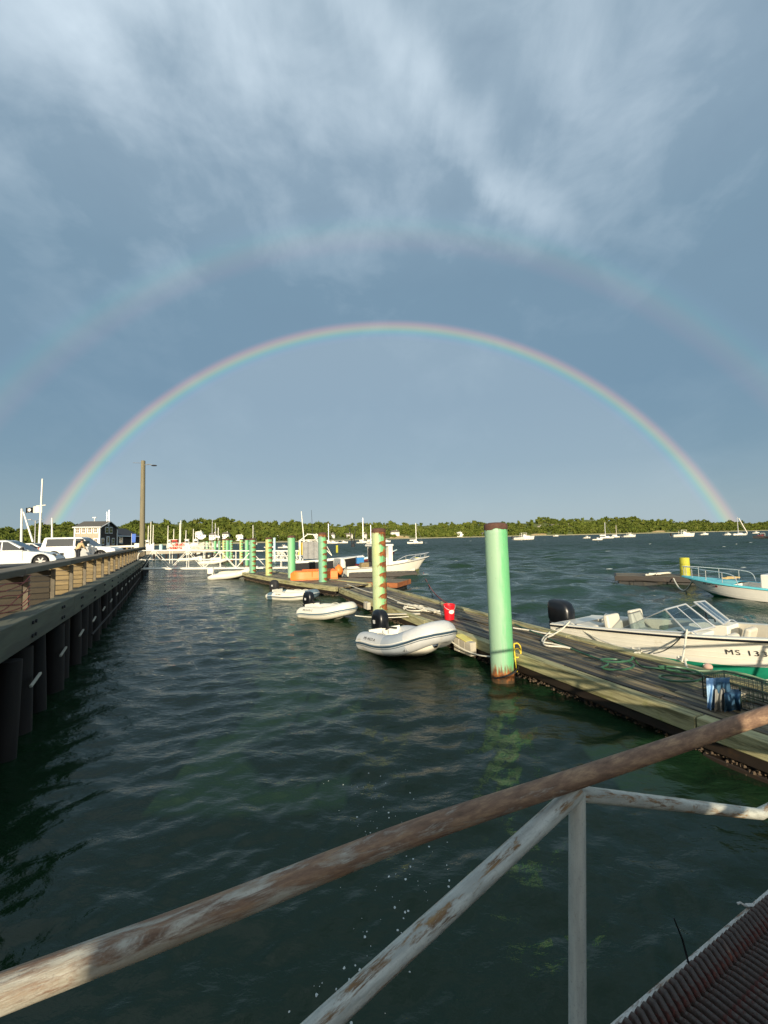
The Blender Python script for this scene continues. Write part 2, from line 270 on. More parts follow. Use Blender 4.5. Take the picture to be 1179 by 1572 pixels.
# ------------------------------------------------------------------ mesh helpers
class MB:
    def __init__(s): s.v = []; s.f = []
    def add(s, vs, fs):
        o = len(s.v); s.v += [tuple(p) for p in vs]; s.f += [tuple(i+o for i in f) for f in fs]; return s
    def box(s, c, d, rz=0.0, M=None):
        x, y, z = d[0]/2, d[1]/2, d[2]/2; R = M or Matrix.Rotation(rz, 3, 'Z'); c = Vector(c)
        vs = [c + R @ Vector(p) for p in ((-x, -y, -z), (x, -y, -z), (x, y, -z), (-x, y, -z), (-x, -y, z), (x, -y, z), (x, y, z), (-x, y, z))]
        return s.add(vs, [(3, 2, 1, 0), (4, 5, 6, 7), (0, 1, 5, 4), (1, 2, 6, 5), (2, 3, 7, 6), (3, 0, 4, 7)])
    def tube(s, pts, r, n=8, cap=True, closed=False):
        pts = [Vector(p) for p in pts]; k = len(pts); rr = r if isinstance(r, (list, tuple)) else [r]*k
        o = len(s.v); up = Vector((0, 0, 1)); prev = None
        for i, p in enumerate(pts):
            a = pts[(i-1) % k] if closed or i > 0 else p; b = pts[(i+1) % k] if closed or i < k-1 else p
            t = (b-a).normalized() if (b-a).length > 1e-9 else Vector((1, 0, 0))
            if prev is None:
                u = t.cross(up) if abs(t.z) < .95 else t.cross(Vector((0, 1, 0)))
            else: u = prev - t*prev.dot(t)
            u.normalize(); prev = u; w = t.cross(u)
            for j in range(n):
                q = 2*PI*j/n; s.v.append(tuple(p + (u*math.cos(q)+w*math.sin(q))*rr[i]))
        for i in range(k if closed else k-1):
            i2 = (i+1) % k
            for j in range(n):
                j2 = (j+1) % n; s.f.append((o+i*n+j, o+i*n+j2, o+i2*n+j2, o+i2*n+j))
        if cap and not closed:
            s.f.append(tuple(o+j for j in range(n))[::-1]); s.f.append(tuple(o+(k-1)*n+j for j in range(n)))
        return s
    def lathe(s, prof, n=16, c=(0, 0, 0)):
        o = len(s.v)
        for r, z in prof:
            for j in range(n):
                q = 2*PI*j/n; s.v.append((c[0]+r*math.cos(q), c[1]+r*math.sin(q), c[2]+z))
        for i in range(len(prof)-1):
            for j in range(n):
                j2 = (j+1) % n; s.f.append((o+i*n+j, o+i*n+j2, o+(i+1)*n+j2, o+(i+1)*n+j))
        s.f.append(tuple(o+j for j in range(n))[::-1]); s.f.append(tuple(o+(len(prof)-1)*n+j for j in range(n)))
        return s
    def loft(s, secs, closed=False, caps=False):
        o = len(s.v); n = len(secs[0])
        for sec in secs: s.v += [tuple(p) for p in sec]
        for i in range(len(secs)-1):
            for j in range(n if closed else n-1):
                j2 = (j+1) % n; s.f.append((o+i*n+j, o+i*n+j2, o+(i+1)*n+j2, o+(i+1)*n+j))
        if caps:
            s.f.append(tuple(o+j for j in range(n))[::-1]); s.f.append(tuple(o+(len(secs)-1)*n+j for j in range(n)))
        return s
    def prism(s, poly, y0, y1, ins=0.0):     # polygon in xz, extruded along y
        n = len(poly); cx = sum(p[0] for p in poly)/n
        vs = [(p[0], y0, p[1]) for p in poly]+[(p[0], y1, p[1]) for p in poly]
        return s.add(vs, [tuple(range(n)), tuple(range(2*n-1, n-1, -1))]+[(i, i+n, (i+1) % n+n, (i+1) % n) for i in range(n)])
    def build(s, name, m, parent=None, world=False, smooth=False, bevel=0.0, seg=2, mtx=None):
        me = bpy.data.meshes.new(name); me.from_pydata(s.v, [], s.f); me.validate(); me.update()
        bm = bmesh.new(); bm.from_mesh(me); bmesh.ops.recalc_face_normals(bm, faces=bm.faces); bm.to_mesh(me); bm.free()
        return link_mesh(name, me, m, parent, world, smooth, bevel, seg, mtx)
def link_mesh(name, me, m, parent=None, world=False, smooth=False, bevel=0.0, seg=2, mtx=None):
    o = bpy.data.objects.new(name, me); COL.objects.link(o)
    if m is not None and not me.materials: me.materials.append(m)
    if smooth:
        me.polygons.foreach_set('use_smooth', [True]*len(me.polygons))
        if not bevel: me.set_sharp_from_angle(angle=math.radians(50))
    if bevel:
        b = o.modifiers.new('bevel', 'BEVEL'); b.width = bevel; b.segments = seg; b.limit_method = 'ANGLE'; b.angle_limit = math.radians(35)
        me.polygons.foreach_set('use_smooth', [True]*len(me.polygons)); b.harden_normals = True
    if parent is not None:
        o.parent = parent
        if world: o.matrix_parent_inverse = parent.matrix_basis.inverted()
    if mtx is not None: o.matrix_basis = mtx
    return o
def thing(name, label, cat, loc=(0, 0, 0), rz=0.0, group=None, rx=0.0, ry=0.0):
    o = bpy.data.objects.new(name, None); COL.objects.link(o); o.empty_display_size = .2
    o.location = loc; o.rotation_euler = (rx, ry, rz); o['label'] = label; o['category'] = cat
    if group: o['group'] = group
    return o
def tag(o, label, cat, group=None):
    o['label'] = label; o['category'] = cat
    if group: o['group'] = group
    return o
def structure(o, kind='structure'): o['kind'] = kind; return o
def copy_tree(o, parent=None):
    c = o.copy(); COL.objects.link(c)
    if parent is not None: c.parent = parent
    for ch in list(o.children): copy_tree(ch, c)
    return c
def place(o, loc, rz, label, group=None, scale=1.0, rx=0.0, ry=0.0):
    o.location = loc; o.rotation_euler = (rx, ry, rz); o.scale = (scale,)*3; o['label'] = label
    if group: o['group'] = group
    return o
PLK = {}
def plank(name, p0, p1, w, h, m, parent, roll=0.0, up=(0, 0, 1), key=True):
    """a chamfered timber from p0 to p1 (world), shared mesh per size"""
    p0, p1 = Vector(p0), Vector(p1); L = (p1-p0).length; k = (round(L, 2), round(w, 3), round(h, 3), m.name)
    me = PLK.get(k)
    if me is None:
        x, y, z = k[0]/2, w/2, h/2; c = min(.12*min(w, h), .012); b = MB()
        secs = []
        for xx, sh in ((-x, c), (-x+c, 0), (x-c, 0), (x, c)):
            yy, zz = y-sh, z-sh
            secs.append([(xx, -yy+c, -zz), (xx, yy-c, -zz), (xx, yy, -zz+c), (xx, yy, zz-c), (xx, yy-c, zz), (xx, -yy+c, zz), (xx, -yy, zz-c), (xx, -yy, -zz+c)])
        b.loft(secs, closed=True, caps=True)
        me = bpy.data.meshes.new(name); me.from_pydata(b.v, [], b.f); me.materials.append(m); me.update()
        bm = bmesh.new(); bm.from_mesh(me); bmesh.ops.recalc_face_normals(bm, faces=bm.faces); bm.to_mesh(me); bm.free()
        PLK[k] = me
    X = (p1-p0).normalized(); Z = Vector(up); Z = (Z - X*Z.dot(X)).normalized(); Y = Z.cross(X)
    R = Matrix((X, Y, Z)).transposed().to_4x4() @ Matrix.Rotation(roll, 4, 'X')
    return link_mesh(name, me, None, parent, parent is not None, mtx=Matrix.Translation((p0+p1)/2) @ R)
def catenary(a, b, sag, n=14):
    a, b = Vector(a), Vector(b)
    return [a.lerp(b, i/n) - Vector((0, 0, sag*4*(i/n)*(1-i/n))) for i in range(n+1)]
def smooth_path(pts, n=6):
    pts = [Vector(p) for p in pts]; out = []
    for i in range(len(pts)-1):
        p0 = pts[max(i-1, 0)]; p1 = pts[i]; p2 = pts[i+1]; p3 = pts[min(i+2, len(pts)-1)]
        for j in range(n):
            t = j/n; out.append(.5*((2*p1)+(p2-p0)*t+(2*p0-5*p1+4*p2-p3)*t*t+(3*p1-p0-3*p2+p3)*t**3))
    return out+[pts[-1]]
def text(name, body, size, m, parent, mtx, world=False, ex=.001, xs=1.0):
    c = bpy.data.curves.new(name, 'FONT'); c.body = body; c.size = size; c.extrude = ex; c.align_x = 'CENTER'; c.align_y = 'CENTER'; c.materials.append(m)
    f = bpy.data.objects.new(name, c); COL.objects.link(f); dg = bpy.context.evaluated_depsgraph_get()
    me = bpy.data.meshes.new_from_object(f.evaluated_get(dg)); bpy.data.objects.remove(f)
    o = bpy.data.objects.new(name, me); COL.objects.link(o)
    if not me.materials: me.materials.append(m)
    o.parent = parent
    if world: o.matrix_parent_inverse = parent.matrix_basis.inverted()
    o.matrix_basis = mtx @ Matrix.Diagonal((xs, 1, 1, 1)); return o
def np_mesh(name, V, F4):
    me = bpy.data.meshes.new(name); nv, nf = len(V), len(F4); k = F4.shape[1]
    me.vertices.add(nv); me.vertices.foreach_set('co', V.astype(np.float32).ravel())
    me.loops.add(nf*k); me.loops.foreach_set('vertex_index', F4.astype(np.int32).ravel())
    me.polygons.add(nf); me.polygons.foreach_set('loop_start', np.arange(0, nf*k, k, dtype=np.int32)); me.polygons.foreach_set('loop_total', np.full(nf, k, np.int32))
    me.update(calc_edges=True); return me

# ------------------------------------------------------------------ water
NW = 110
_lam = np.exp(rs.uniform(np.log(.10), np.log(1.1), NW)); _th = np.radians(rs.normal(-72, 36, NW)); _ph = rs.uniform(0, 2*PI, NW)
_k = 2*PI/_lam; _amp = .0265*_lam**.82/(2*PI)*rs.uniform(.4, 1.6, NW)
_l2 = np.exp(rs.uniform(np.log(1.4), np.log(6.5), 44)); _t2 = np.radians(rs.normal(-76, 30, 44)); _p2 = rs.uniform(0, 2*PI, 44); _a2 = .034*_l2/(2*PI)*rs.uniform(.4, 1.6, 44)
def wave(x, y, cell=None):
    x = np.asarray(x, float); y = np.asarray(y, float); z = np.zeros_like(x)
    # sheltered basin left of the dock, choppier beyond it
    out = np.clip(((x-2.0)*.924+(y-8)*.383)/5.0, 0, 1); r = np.hypot(x, y)
    g = .66+.85*out+.35*np.clip(r/40, 0, 1)
    g *= .55+.45*np.clip((r-1.5)/5, 0, 1)
    for l, th, ph, k, a in zip(_lam, _th, _ph, _k, _amp):
        t = a*(1-.0*l)*np.cos(k*(x*math.cos(th)+y*math.sin(th))+ph+.5*np.sin(.37*k*(x*math.sin(th)-y*math.cos(th))*.6+ph*2))
        if cell is not None: t = t*np.clip((l/cell-2.2)/2.0, 0, 1)
        z += t
    z *= g
    for l, th, ph, a in zip(_l2, _t2, _p2, _a2):
        k = 2*PI/l; t = a*np.cos(k*(x*math.cos(th)+y*math.sin(th))+ph+.8*np.sin(.23*k*(x*math.sin(th)-y*math.cos(th))+ph*3))
        if cell is not None: t = t*np.clip((l/cell-2.0)/1.5, 0, 1)
        z += t*(.10+.90*out)
    return z
def water_material():
    m = bpy.data.materials.new('harbour water'); m.use_nodes = True; t = NT(m.node_tree)
    co = t.new('ShaderNodeTexCoord').outputs['Object']
    dist = t.new('ShaderNodeVectorMath', {0: co}, operation='LENGTH').outputs['Value']
    far = t.ss(dist, 8, 70)
    a = t.noise(t.mapping(co, (1, 1.5, 1), rot=(0, 0, .5)), 5.5, 5, .55, .3)
    b = t.noise(t.mapping(co, (.8, 1.35, 1), rot=(0, 0, .5)), .62, 5, .6, .3)
    c = t.noise(t.mapping(co, (.45, 1, 1), rot=(0, 0, .3)), .13, 4, .6)
    mid = t.noise(t.mapping(co, (.75, 1.35, 1), rot=(0, 0, .4)), 2.3, 5, .6, .5)
    h = t.math('ADD', t.math('MULTIPLY', mid, t.math('MULTIPLY_ADD', t.ss(dist, 4, 16), .052, .012)), t.math('MULTIPLY', a, t.math('MULTIPLY_ADD', t.ss(dist, 3, 14), .020, .010)))
    h = t.math('ADD', h, t.math('MULTIPLY', t.math('MULTIPLY', b, far), 1.0))
    h = t.math('ADD', h, t.math('MULTIPLY', t.math('MULTIPLY', c, far), 2.6))
    bp = t.new('ShaderNodeBump', {'Strength': 1.0, 'Distance': 1.0, 'Height': h})
    col = t.mix(t.ss(t.noise(co, .05, 4), .4, .65), (.0090, .0270, .0105), (.0115, .034, .0180))
    bs = t.new('ShaderNodeBsdfPrincipled', {'Base Color': col, 'Roughness': t.math('MULTIPLY_ADD', t.ss(dist, 12, 110), .36, .045), 'IOR': 1.33, 'Specular IOR Level': .5, 'Normal': bp.outputs[0]})
    o = t.new('ShaderNodeOutputMaterial'); t.l.new(bs.outputs[0], o.inputs[0]); return m
def build_water():
    az = np.concatenate([np.linspace(-66, 66, 560), np.linspace(66, 294, 60)[1:-1]]); az = np.radians(az); na = len(az)
    r = np.exp(np.linspace(np.log(.35), np.log(7000), 900)); nr = len(r)
    R, A = np.meshgrid(r, az, indexing='ij'); X = R*np.sin(A); Y = R*np.cos(A)
    cell = np.maximum(R*.0110, R*.0041)*1.0
    Z = wave(X.ravel(), Y.ravel(), cell.ravel()).reshape(X.shape)
    back = np.abs(np.where(A > PI, A-2*PI, A)) > math.radians(67); Z[back] *= 0
    V = np.stack([X, Y, Z], -1).reshape(-1, 3)
    i, j = np.meshgrid(np.arange(nr-1), np.arange(na), indexing='ij'); j2 = (j+1) % na
    F = np.stack([i*na+j, i*na+j2, (i+1)*na+j2, (i+1)*na+j], -1).reshape(-1, 4)[:, ::-1]
    me = np_mesh('water', V, F); me.polygons.foreach_set('use_smooth', [True]*len(me.polygons))
    bm_ = water_material()
    o = link_mesh('water', me, bm_); structure(o); return o
build_water()
# ------------------------------------------------------------------ far shore: hills, beach, woods
SH_PX = [-420, -200, 0, 60, 110, 200, 250, 300, 340, 400, 450, 520, 600, 700, 780, 820, 880, 950, 1010, 1060, 1110, 1179, 1420, 1700]
SH_R = [300, 340, 380, 400, 420, 430, 450, 450, 450, 480, 520, 610, 800, 850, 850, 850, 850, 880, 900, 900, 950, 1000, 1000, 1000]
SH_Y = [818, 818, 816, 814, 812, 811, 808, 804.5, 804, 806, 808.5, 808.5, 807.5, 807, 806, 802, 799.5, 799.5, 801, 803, 805, 805, 802, 800]
def shore(px):
    """azimuth (X/Y), shore distance and the height of the crest behind it"""
    r = float(np.interp(px, SH_PX, SH_R)); y = float(np.interp(px, SH_PX, SH_Y)) + .9*math.sin(px*.11)+.5*math.sin(px*.29)
    crest = r+130; return D(px, y, r).x/r, r, D(px, y, crest).z
def ter_h(px, dd):
    tx, r, h = shore(px); h = h+.8; u = min(max((dd-6)/124, 0), 1)
    bump = 1+.12*math.sin(px*.05+dd*.03)+.1*math.sin(px*.13-dd*.05)
    return -.6+1.6*min(max(dd/8, 0), 1) + (h-1)*(u**.8)*bump*min(1, .75+.25*u) if dd < 130 else (h-(dd-130)*.01)
def build_shore():
    cols = list(range(-420, 1701, 10)); dds = [-12, 0, 4, 8, 14, 24, 40, 60, 80, 100, 130, 200, 400, 1500]
    V = []; F = []
    for px in cols:
        tx, r, h = shore(px)
        for dd in dds:
            Y = r+dd; V.append((tx*Y, Y, ter_h(px, dd)))
    n = len(dds)
    for i in range(len(cols)-1):
        for j in range(n-1): F.append((i*n+j, (i+1)*n+j, (i+1)*n+j+1, i*n+j+1))
    m = bpy.data.materials.new('shore ground'); m.use_nodes = True; t = NT(m.node_tree)
    co = t.new('ShaderNodeTexCoord').outputs['Object']; z = t.new('ShaderNodeSeparateXYZ', {0: co}).outputs[2]
    n1 = t.noise(co, .05, 6, .65)
    g = t.mix(t.ss(n1, .4, .6), (.070, .095, .018), (.115, .130, .028))
    c = t.mix(t.ss(t.math('ADD', z, t.math('MULTIPLY', n1, 1.0)), 1.5, 2.2), (.40, .36, .22), g)
    b = t.new('ShaderNodeBsdfPrincipled', {'Base Color': c, 'Roughness': .95}); o = t.new('ShaderNodeOutputMaterial'); t.l.new(b.outputs[0], o.inputs[0])
    ob = MB().add(V, F).build('hills', m, smooth=True); structure(ob)
    # bluff of bare sand under the house on the point
    sand = mat('bare sand bluff', (.42, .31, .15), .95, var=.25, scale=.15)
    for k, (pa, pb, d0, d1) in enumerate(((598, 628, 7, 26), (815, 838, 7, 16), (1000, 1022, 8, 20))):
        b = MB(); secs = []
        for px in np.linspace(pa, pb, 12):
            tx, r, h = shore(px); e = math.sin(PI*(px-pa)/(pb-pa))
            secs.append([(tx*(r+dd), r+dd, ter_h(px, dd)+.6+1.2*e*math.sin(PI*(dd-d0)/(d1-d0)+.3)) for dd in np.linspace(d0, d0+(d1-d0)*(.35+.65*e), 6)])
        structure(b.loft(secs).build('sand_bluff', sand, smooth=True))
    # woods: many lumpy crowns, one mass
    bases = []
    for q in range(6):
        bm = bmesh.new(); bmesh.ops.create_icosphere(bm, subdivisions=1, radius=.86)
        P = np.array([v.co[:] for v in bm.verts]); Fq = np.array([[v.index for v in f.verts] for f in bm.faces]); bm.free()
        P *= (1+rs.uniform(-.30, .28, (len(P), 1))); P[:, 2] *= .9
        for _ in range(24):                  # loose leaf clumps standing off the crown
            d = rs.normal(size=3); d /= np.linalg.norm(d); d[2] = abs(d[2])*.9-.15; c = d*rs.uniform(.80, 1.18); a, b_ = rs.normal(size=3)*.24, rs.normal(size=3)*.24
            k0 = len(P); P = np.vstack([P, c-a-b_, c+a-b_, c+a+b_, c-a+b_]); Fq = np.vstack([Fq, [k0, k0+1, k0+2], [k0, k0+2, k0+3]])
        bases.append((P, Fq))
    Vs, Fs, off, Cs = [], [], 0, []
    clear = [(590, 640, 5, 34), (805, 880, 0, 30), (800, 850, 70, 100), (990, 1030, 0, 26), (480, 585, 0, 22), (300, 380, 0, 26)]
    for n in range(13000):
        px = rs.uniform(-400, 1600); tx, r, h = shore(px); dd = 9+125*rs.uniform(0, 1)**1.25
        if any(a < px < b and c < dd < e and rs.rand() < .82 for a, b, c, e in clear): continue
        Y = r+dd+rs.uniform(-2, 2); s = rs.uniform(1.3, 3.3)*(.8+.2*r/800)
        if rs.rand() < .12: s *= 1.35
        P, Fq = bases[rs.randint(6)]; a = rs.uniform(0, 6.28)
        Q = np.stack([P[:, 0]*math.cos(a)-P[:, 1]*math.sin(a), P[:, 0]*math.sin(a)+P[:, 1]*math.cos(a), P[:, 2]*rs.uniform(.8, 1.35)], 1)*s
        Q += [tx*Y, Y, ter_h(px, dd)+s*.75]
        Vs.append(Q); Fs.append(Fq+off); off += len(Q); Cs.append(np.full(len(Q), rs.rand()))
    V = np.concatenate(Vs); F = np.concatenate(Fs); me = np_mesh('woods', V, F)
    at = me.attributes.new('hue', 'FLOAT', 'POINT'); at.data.foreach_set('value', np.concatenate(Cs).astype(np.float32))
    m = bpy.data.materials.new('far foliage'); m.use_nodes = True; t = NT(m.node_tree)
    co = t.new('ShaderNodeTexCoord').outputs['Object']; hue = t.new('ShaderNodeAttribute', attribute_name='hue').outputs['Fac']
    c = t.ramp(hue, [(0, (.065, .092, .016)), (.35, (.098, .128, .020)), (.7, (.128, .158, .025)), (1, (.160, .175, .038))])
    c = t.mix(t.math('MULTIPLY', t.noise(co, .9, 4, .7), .5), c, (.030, .042, .010))
    b = t.new('ShaderNodeBsdfPrincipled', {'Base Color': c, 'Roughness': .9, 'Specular IOR Level': .15})
    bp = t.new('ShaderNodeBump', {'Strength': .8, 'Distance': .8, 'Height': t.noise(co, 1.4, 4, .7)}); t.l.new(bp.outputs[0], b.inputs['Normal'])
    o = t.new('ShaderNodeOutputMaterial'); t.l.new(b.outputs[0], o.inputs[0])
    w = link_mesh('woods', me, m); structure(w, 'stuff'); w['label'] = 'green woods covering the hills of the far shore'; return w
build_shore()

# ------------------------------------------------------------------ quay on the left
PD = Vector((-.457, .8895, 0)); PN = Vector((.8895, .457, 0)); P0 = Vector((-5.27, 6.07, 0))
def Q(s, off=0.0, z=0.0): return P0 + PD*s + PN*off + Vector((0, 0, z))
LOT = 1.56; S0, S1 = -6.2, 42.5
def build_lot():
    pts = [Q(S0, -.30), Q(S1, -.30), Q(S1, -9), Q(S1+80, -9), Q(S1+80, -260), Q(-60, -260), Q(-60, -2.5), Q(S0-2, -2.5)]
    n = len(pts); b = MB(); b.add([(p.x, p.y, LOT) for p in pts]+[(p.x, p.y, -1.5) for p in pts], [tuple(range(n))]+[(i, (i+1) % n, (i+1) % n+n, i+n) for i in range(n)])
    structure(b.build('parking_lot', ASPH))
build_lot()
def wale_top(Y): return float(np.interp(Y, [0, 4.9, 9.76, 16, 26, 45], [1.86, 1.82, 1.70, 1.60, 1.53, 1.50]))
SHEET = mat('black tarred sheet planks', (.012, .009, .007), .7, var=.4, scale=5, bump=.3, dirt=(.035, .018, .010), dscale=1.5, dthr=(.58, .75), rnd=.2)
POSTSHADE = mat('shade toned stacked timber', (.035, .028, .018), .85, var=.3, scale=7, stretch=(.3, 1.5, 1.5), bump=.4, rnd=.2)  # shadow on the nearest posts put into the timber colour
def build_quay():
    q = thing('quay_wall', 'dark timber quay wall with heavy grey wale beam along the water on the left', 'quay', Q(0))
    s = S0
    while s < S1-.1:
        e = min(s+4.62, S1); a, b = Q(s+.006, -.02), Q(e-.006, -.02); h = .40
        a.z, b.z = wale_top(a.y)-h/2, wale_top(b.y)-h/2
        plank('wale_timber', a, b, .36, h, WOODWALE, q)
        s = e
    bb = MB(); s = S0+.5
    while s < S1-.4:
        for ds in (0, .16):
            for dz in (-.10, -.29):
                p = Q(s+ds, .165); p.z = wale_top(p.y)+dz; bb.tube([p, p+PN*.02], .028, 6)
        s += 1.9
    structure(bb.build('wale_bolts', DARK, q, world=True), 'stuff')
    # vertical sheet planks behind the piles
    s = S0
    k = 0
    while s < S1:
        p = Q(s+.15, -.30 - (.02 if k % 2 else 0)); plank('sheet_plank', (p.x, p.y, -.6), (p.x, p.y, 1.22), .285, .07, SHEET, q, up=PN); s += .30; k += 1
    # round piles with rusty tie rods
    i = 0; s = S0+.35; rod = None
    pm = MB().lathe([(.150, -.8), (.145, .5), (.135, 1.26)], 14)
    first = None
    while s < S1-.2:
        p = Q(s, -.02)
        if first is None:
            first = pm.build('pile', CREO, q, smooth=True); first.matrix_parent_inverse = q.matrix_basis.inverted(); o = first
        else:
            o = first.copy(); COL.objects.link(o)
        o.matrix_basis = Matrix.Translation(p+PD*.10*math.sin(s*7.3)-PN*.04*(1+math.sin(s*4.1))) @ Matrix.Rotation(s*3, 4, 'Z') @ Matrix.Rotation(.035*math.sin(s*5), 4, 'X') @ Matrix.Diagonal((1+.14*math.sin(s*11), 1+.14*math.sin(s*11), 1, 1))
        if int(round((s-S0)/.926)) % 2 == 0: plank('tie_rod', Q(s+.32, .16, .83+.06*math.sin(s*7)), Q(s+.92, .14, .86+.06*math.sin(s*7)), .035, .035, WOODPALE, q)
        s += .926
    structure(MB().tube([Q(5, .22, .55), Q(14, .24, .5), Q(24, .22, .55)], .025, 6).build('long_pipe', CREO, q, world=True), 'thing') if False else MB().tube([Q(5, .22, .55), Q(14, .24, .5), Q(24, .22, .55)], .025, 6).build('water_pipe', CREO, q, world=True)
    # guard rail on top
    r = thing('guard_rail', 'heavy timber guard rail with stacked block posts along the parking lot edge', 'guard rail', Q(0, -.4, LOT))
    s = S0
    while s < S1-.2:
        e = min(s+3.704, S1); plank('cap_rail', Q(s+.005, -.42, 2.365), Q(e-.005, -.42, 2.365), .40, .11, WOODCAP, r); s = e
    s = 1.35-1.852*4; k = 0
    while s < S1-.3:
        nb = 6
        po = MB().box((0, 0, 0), (.075, .07, .72)); pb = po.build('post', WOODCAP, r)
        pb.matrix_parent_inverse = r.matrix_basis.inverted()
        pb.matrix_basis = Matrix.Translation(Q(s, -.235, 1.94)) @ Matrix.Rotation(math.atan2(PD.y, PD.x), 4, 'Z')
        z0 = LOT+.02; hh = .118
        if s < 30:
            for j in range(nb):
                dj = .012*math.sin(s*9+j*4)
                t = plank('timber', Q(s+dj, -.272, z0+hh*(j+.5)), Q(s+dj, -.66, z0+hh*(j+.5)), .10, hh-.010, POSTSHADE if -2.2 < s < 3.3 else WOODPOST, pb)
                t.matrix_parent_inverse = (r.matrix_basis @ pb.matrix_parent_inverse @ pb.matrix_basis).inverted() if False else pb.matrix_basis.inverted()
        else:
            t = plank('timber', Q(s, -.272, z0+.36), Q(s, -.66, z0+.36), .10, .70, WOODPOST, pb); t.matrix_parent_inverse = pb.matrix_basis.inverted()
        s += 1.852; k += 1
    # bundle of wires hung on the nearest posts
    b = MB()
    for k in range(7):
        z = 1.75+.085*k; b.tube(smooth_path([Q(-.9, -.19, z+.1*math.sin(k)), Q(-.2, -.13, z-.1*math.cos(k*2)), Q(.6, -.12, z+.08*math.sin(k*3)), Q(1.35, -.18, z+.04)]), .008, 5)
    tag(b.build('wire_bundle', REDROPE), 'tangle of thin wires strung across the nearest guard rail posts', 'wire')
build_quay()
# ------------------------------------------------------------------ floating dock
DK = .44
NEAR = [Vector(p) for p in ((5.55, 1.55, DK), (4.30, 4.25, DK), (3.59, 5.92, DK), (2.69, 8.06, DK), (1.67, 10.27, DK), (-.28, 15.1, DK), (-2.21, 19.9, DK))]
def poly_at(P, s):
    for a, b in zip(P, P[1:]):
        L = (b-a).length
        if s <= L or b is P[-1]: return a + (b-a)*(s/L), (b-a).normalized()
        s -= L
def poly_len(P): return sum((b-a).length for a, b in zip(P, P[1:]))
def build_dock(name, label, near, width, seed, npl, edge_h=.26):
    """long float: lengthwise deck planks, mossy edge timbers on both sides, black floats under; NEAR is its water-side edge, the dock lies to its right"""
    rd = random.Random(seed); L = poly_len(near); base = poly_at(near, L/2)[0]
    t = thing(name, label, 'dock', (base.x, base.y, 0))
    def at(s, w, z=0):
        p, d = poly_at(near, min(max(s, 0), L)); r = Vector((d.y, -d.x, 0)); return p + r*w + Vector((0, 0, z))
    pw = (width-.44)/npl
    for i in range(npl):
        s = -rd.uniform(0, 2.5); w = .22+pw*(i+.5)
        while s < L:
            l = rd.choice([2.4, 3.0, 3.6]); a, b = max(s, 0), min(s+l, L)
            if b-a > .25:
                dz = rd.uniform(-.012, .008); q0, q1 = at(a+.006, w+rd.uniform(-.008, .008), dz-.022), at(b-.006, w+rd.uniform(-.008, .008), dz-.022+rd.uniform(-.006, .006))
                plank('plank', q0, q1, pw-.012, .044, WOODDK, t)
            s += l
    for side, w in ((0, .10), (1, width-.10)):
        s = 0
        while s < L-.05:
            l = rd.choice([3.2, 3.8, 4.2]); b = min(s+l, L)
            plank('edge_timber', at(s+.006, w, -.075+.012), at(b-.006, w, -.075+.012), .20, .22, WOODEDGE, t)
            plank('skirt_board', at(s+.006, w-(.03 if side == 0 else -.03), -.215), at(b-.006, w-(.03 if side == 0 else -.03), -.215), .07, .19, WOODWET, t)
            s = b
    s = .1
    while s < L-.4:
        b = min(s+2.2, L-.05); plank('float_drum', at(s, width/2, -.52), at(b, width/2, -.52), width-.34, .42, FLOATB, t); s = b+.25
    bb = MB()
    n = int(L*16)
    for k in range(n*4):
        s = rd.uniform(0, L); p = at(s, .12+rd.uniform(-.03, .05), -.33-rd.uniform(0, .12)); r = rd.uniform(.008, .026)
        bb.lathe([(r, -r*.6), (r*.9, r*.2), (r*.35, r*.7)], 5, p)
    structure(bb.build('barnacles', BARN, t, world=True), 'stuff')
    return t, at
dock, dock_at = build_dock('floating_dock', 'long weathered floating dock with mossy edges running from the lower right to the dinghies', NEAR, 2.15, 3, 13)
NEARB = [Vector(p) for p in ((-2.45, 20.35, DK), (-5.6, 24.0, DK), (-9.0, 28.6, DK), (-10.6, 31.2, DK))]
dock2, dock2_at = build_dock('floating_dock', 'farther section of floating dock along the row of rusty green piles', NEARB, 2.3, 5, 10)
# cross floats
def simple_float(label, c, rz, L, w, h, z=None, endmat=None):
    t = thing('float', label, 'float', (c[0], c[1], 0), rz)
    n = max(4, int(w/.2)); z = DK if z is None else z
    M = t.matrix_basis
    for i in range(n):
        y = -w/2+w*(i+.5)/n; plank('plank', M @ Vector((-L/2, y, z-.02)), M @ Vector((L/2, y, z-.02)), w/n-.012, .045, WOODDK, t)
    for y in (-w/2-.04, w/2+.04): plank('edge_timber', M @ Vector((-L/2-.08, y, z-.13)), M @ Vector((L/2+.08, y, z-.13)), .08, .26, WOODWET if endmat is None else endmat, t)
    for x in (-L/2-.04, L/2+.04): plank('end_timber', M @ Vector((x, -w/2, z-.135)), M @ Vector((x, w/2, z-.135)), .078, .25, WOODWET if endmat is None else endmat, t)
    plank('float_drum', M @ Vector((-L/2+.1, 0, z-.45)), M @ Vector((L/2-.1, 0, z-.45)), w-.2, .36, FLOATB, t)
    return t
RUSTW = mat('rust stained timber', (.30, .10, .03), .8, var=.35, scale=6, stretch=(.3, 1, 1), bump=.4, dirt=(.10, .05, .03), dscale=3)
simple_float('cross float with a rust stained end beside the upturned orange skiff', (-1.15, 23.9), math.radians(-24), 4.6, 1.9, .3, endmat=RUSTW)
simple_float('narrow dark float under the long white skiff', (-.2, 30.0), math.radians(4), 4.6, 1.3, .3, z=.36)
raft = simple_float('low dark mooring raft out on the water by the yellow pile', (15.0, 23.3), math.radians(-28), 4.0, 1.9, .3, z=.42, endmat=WOODWET)

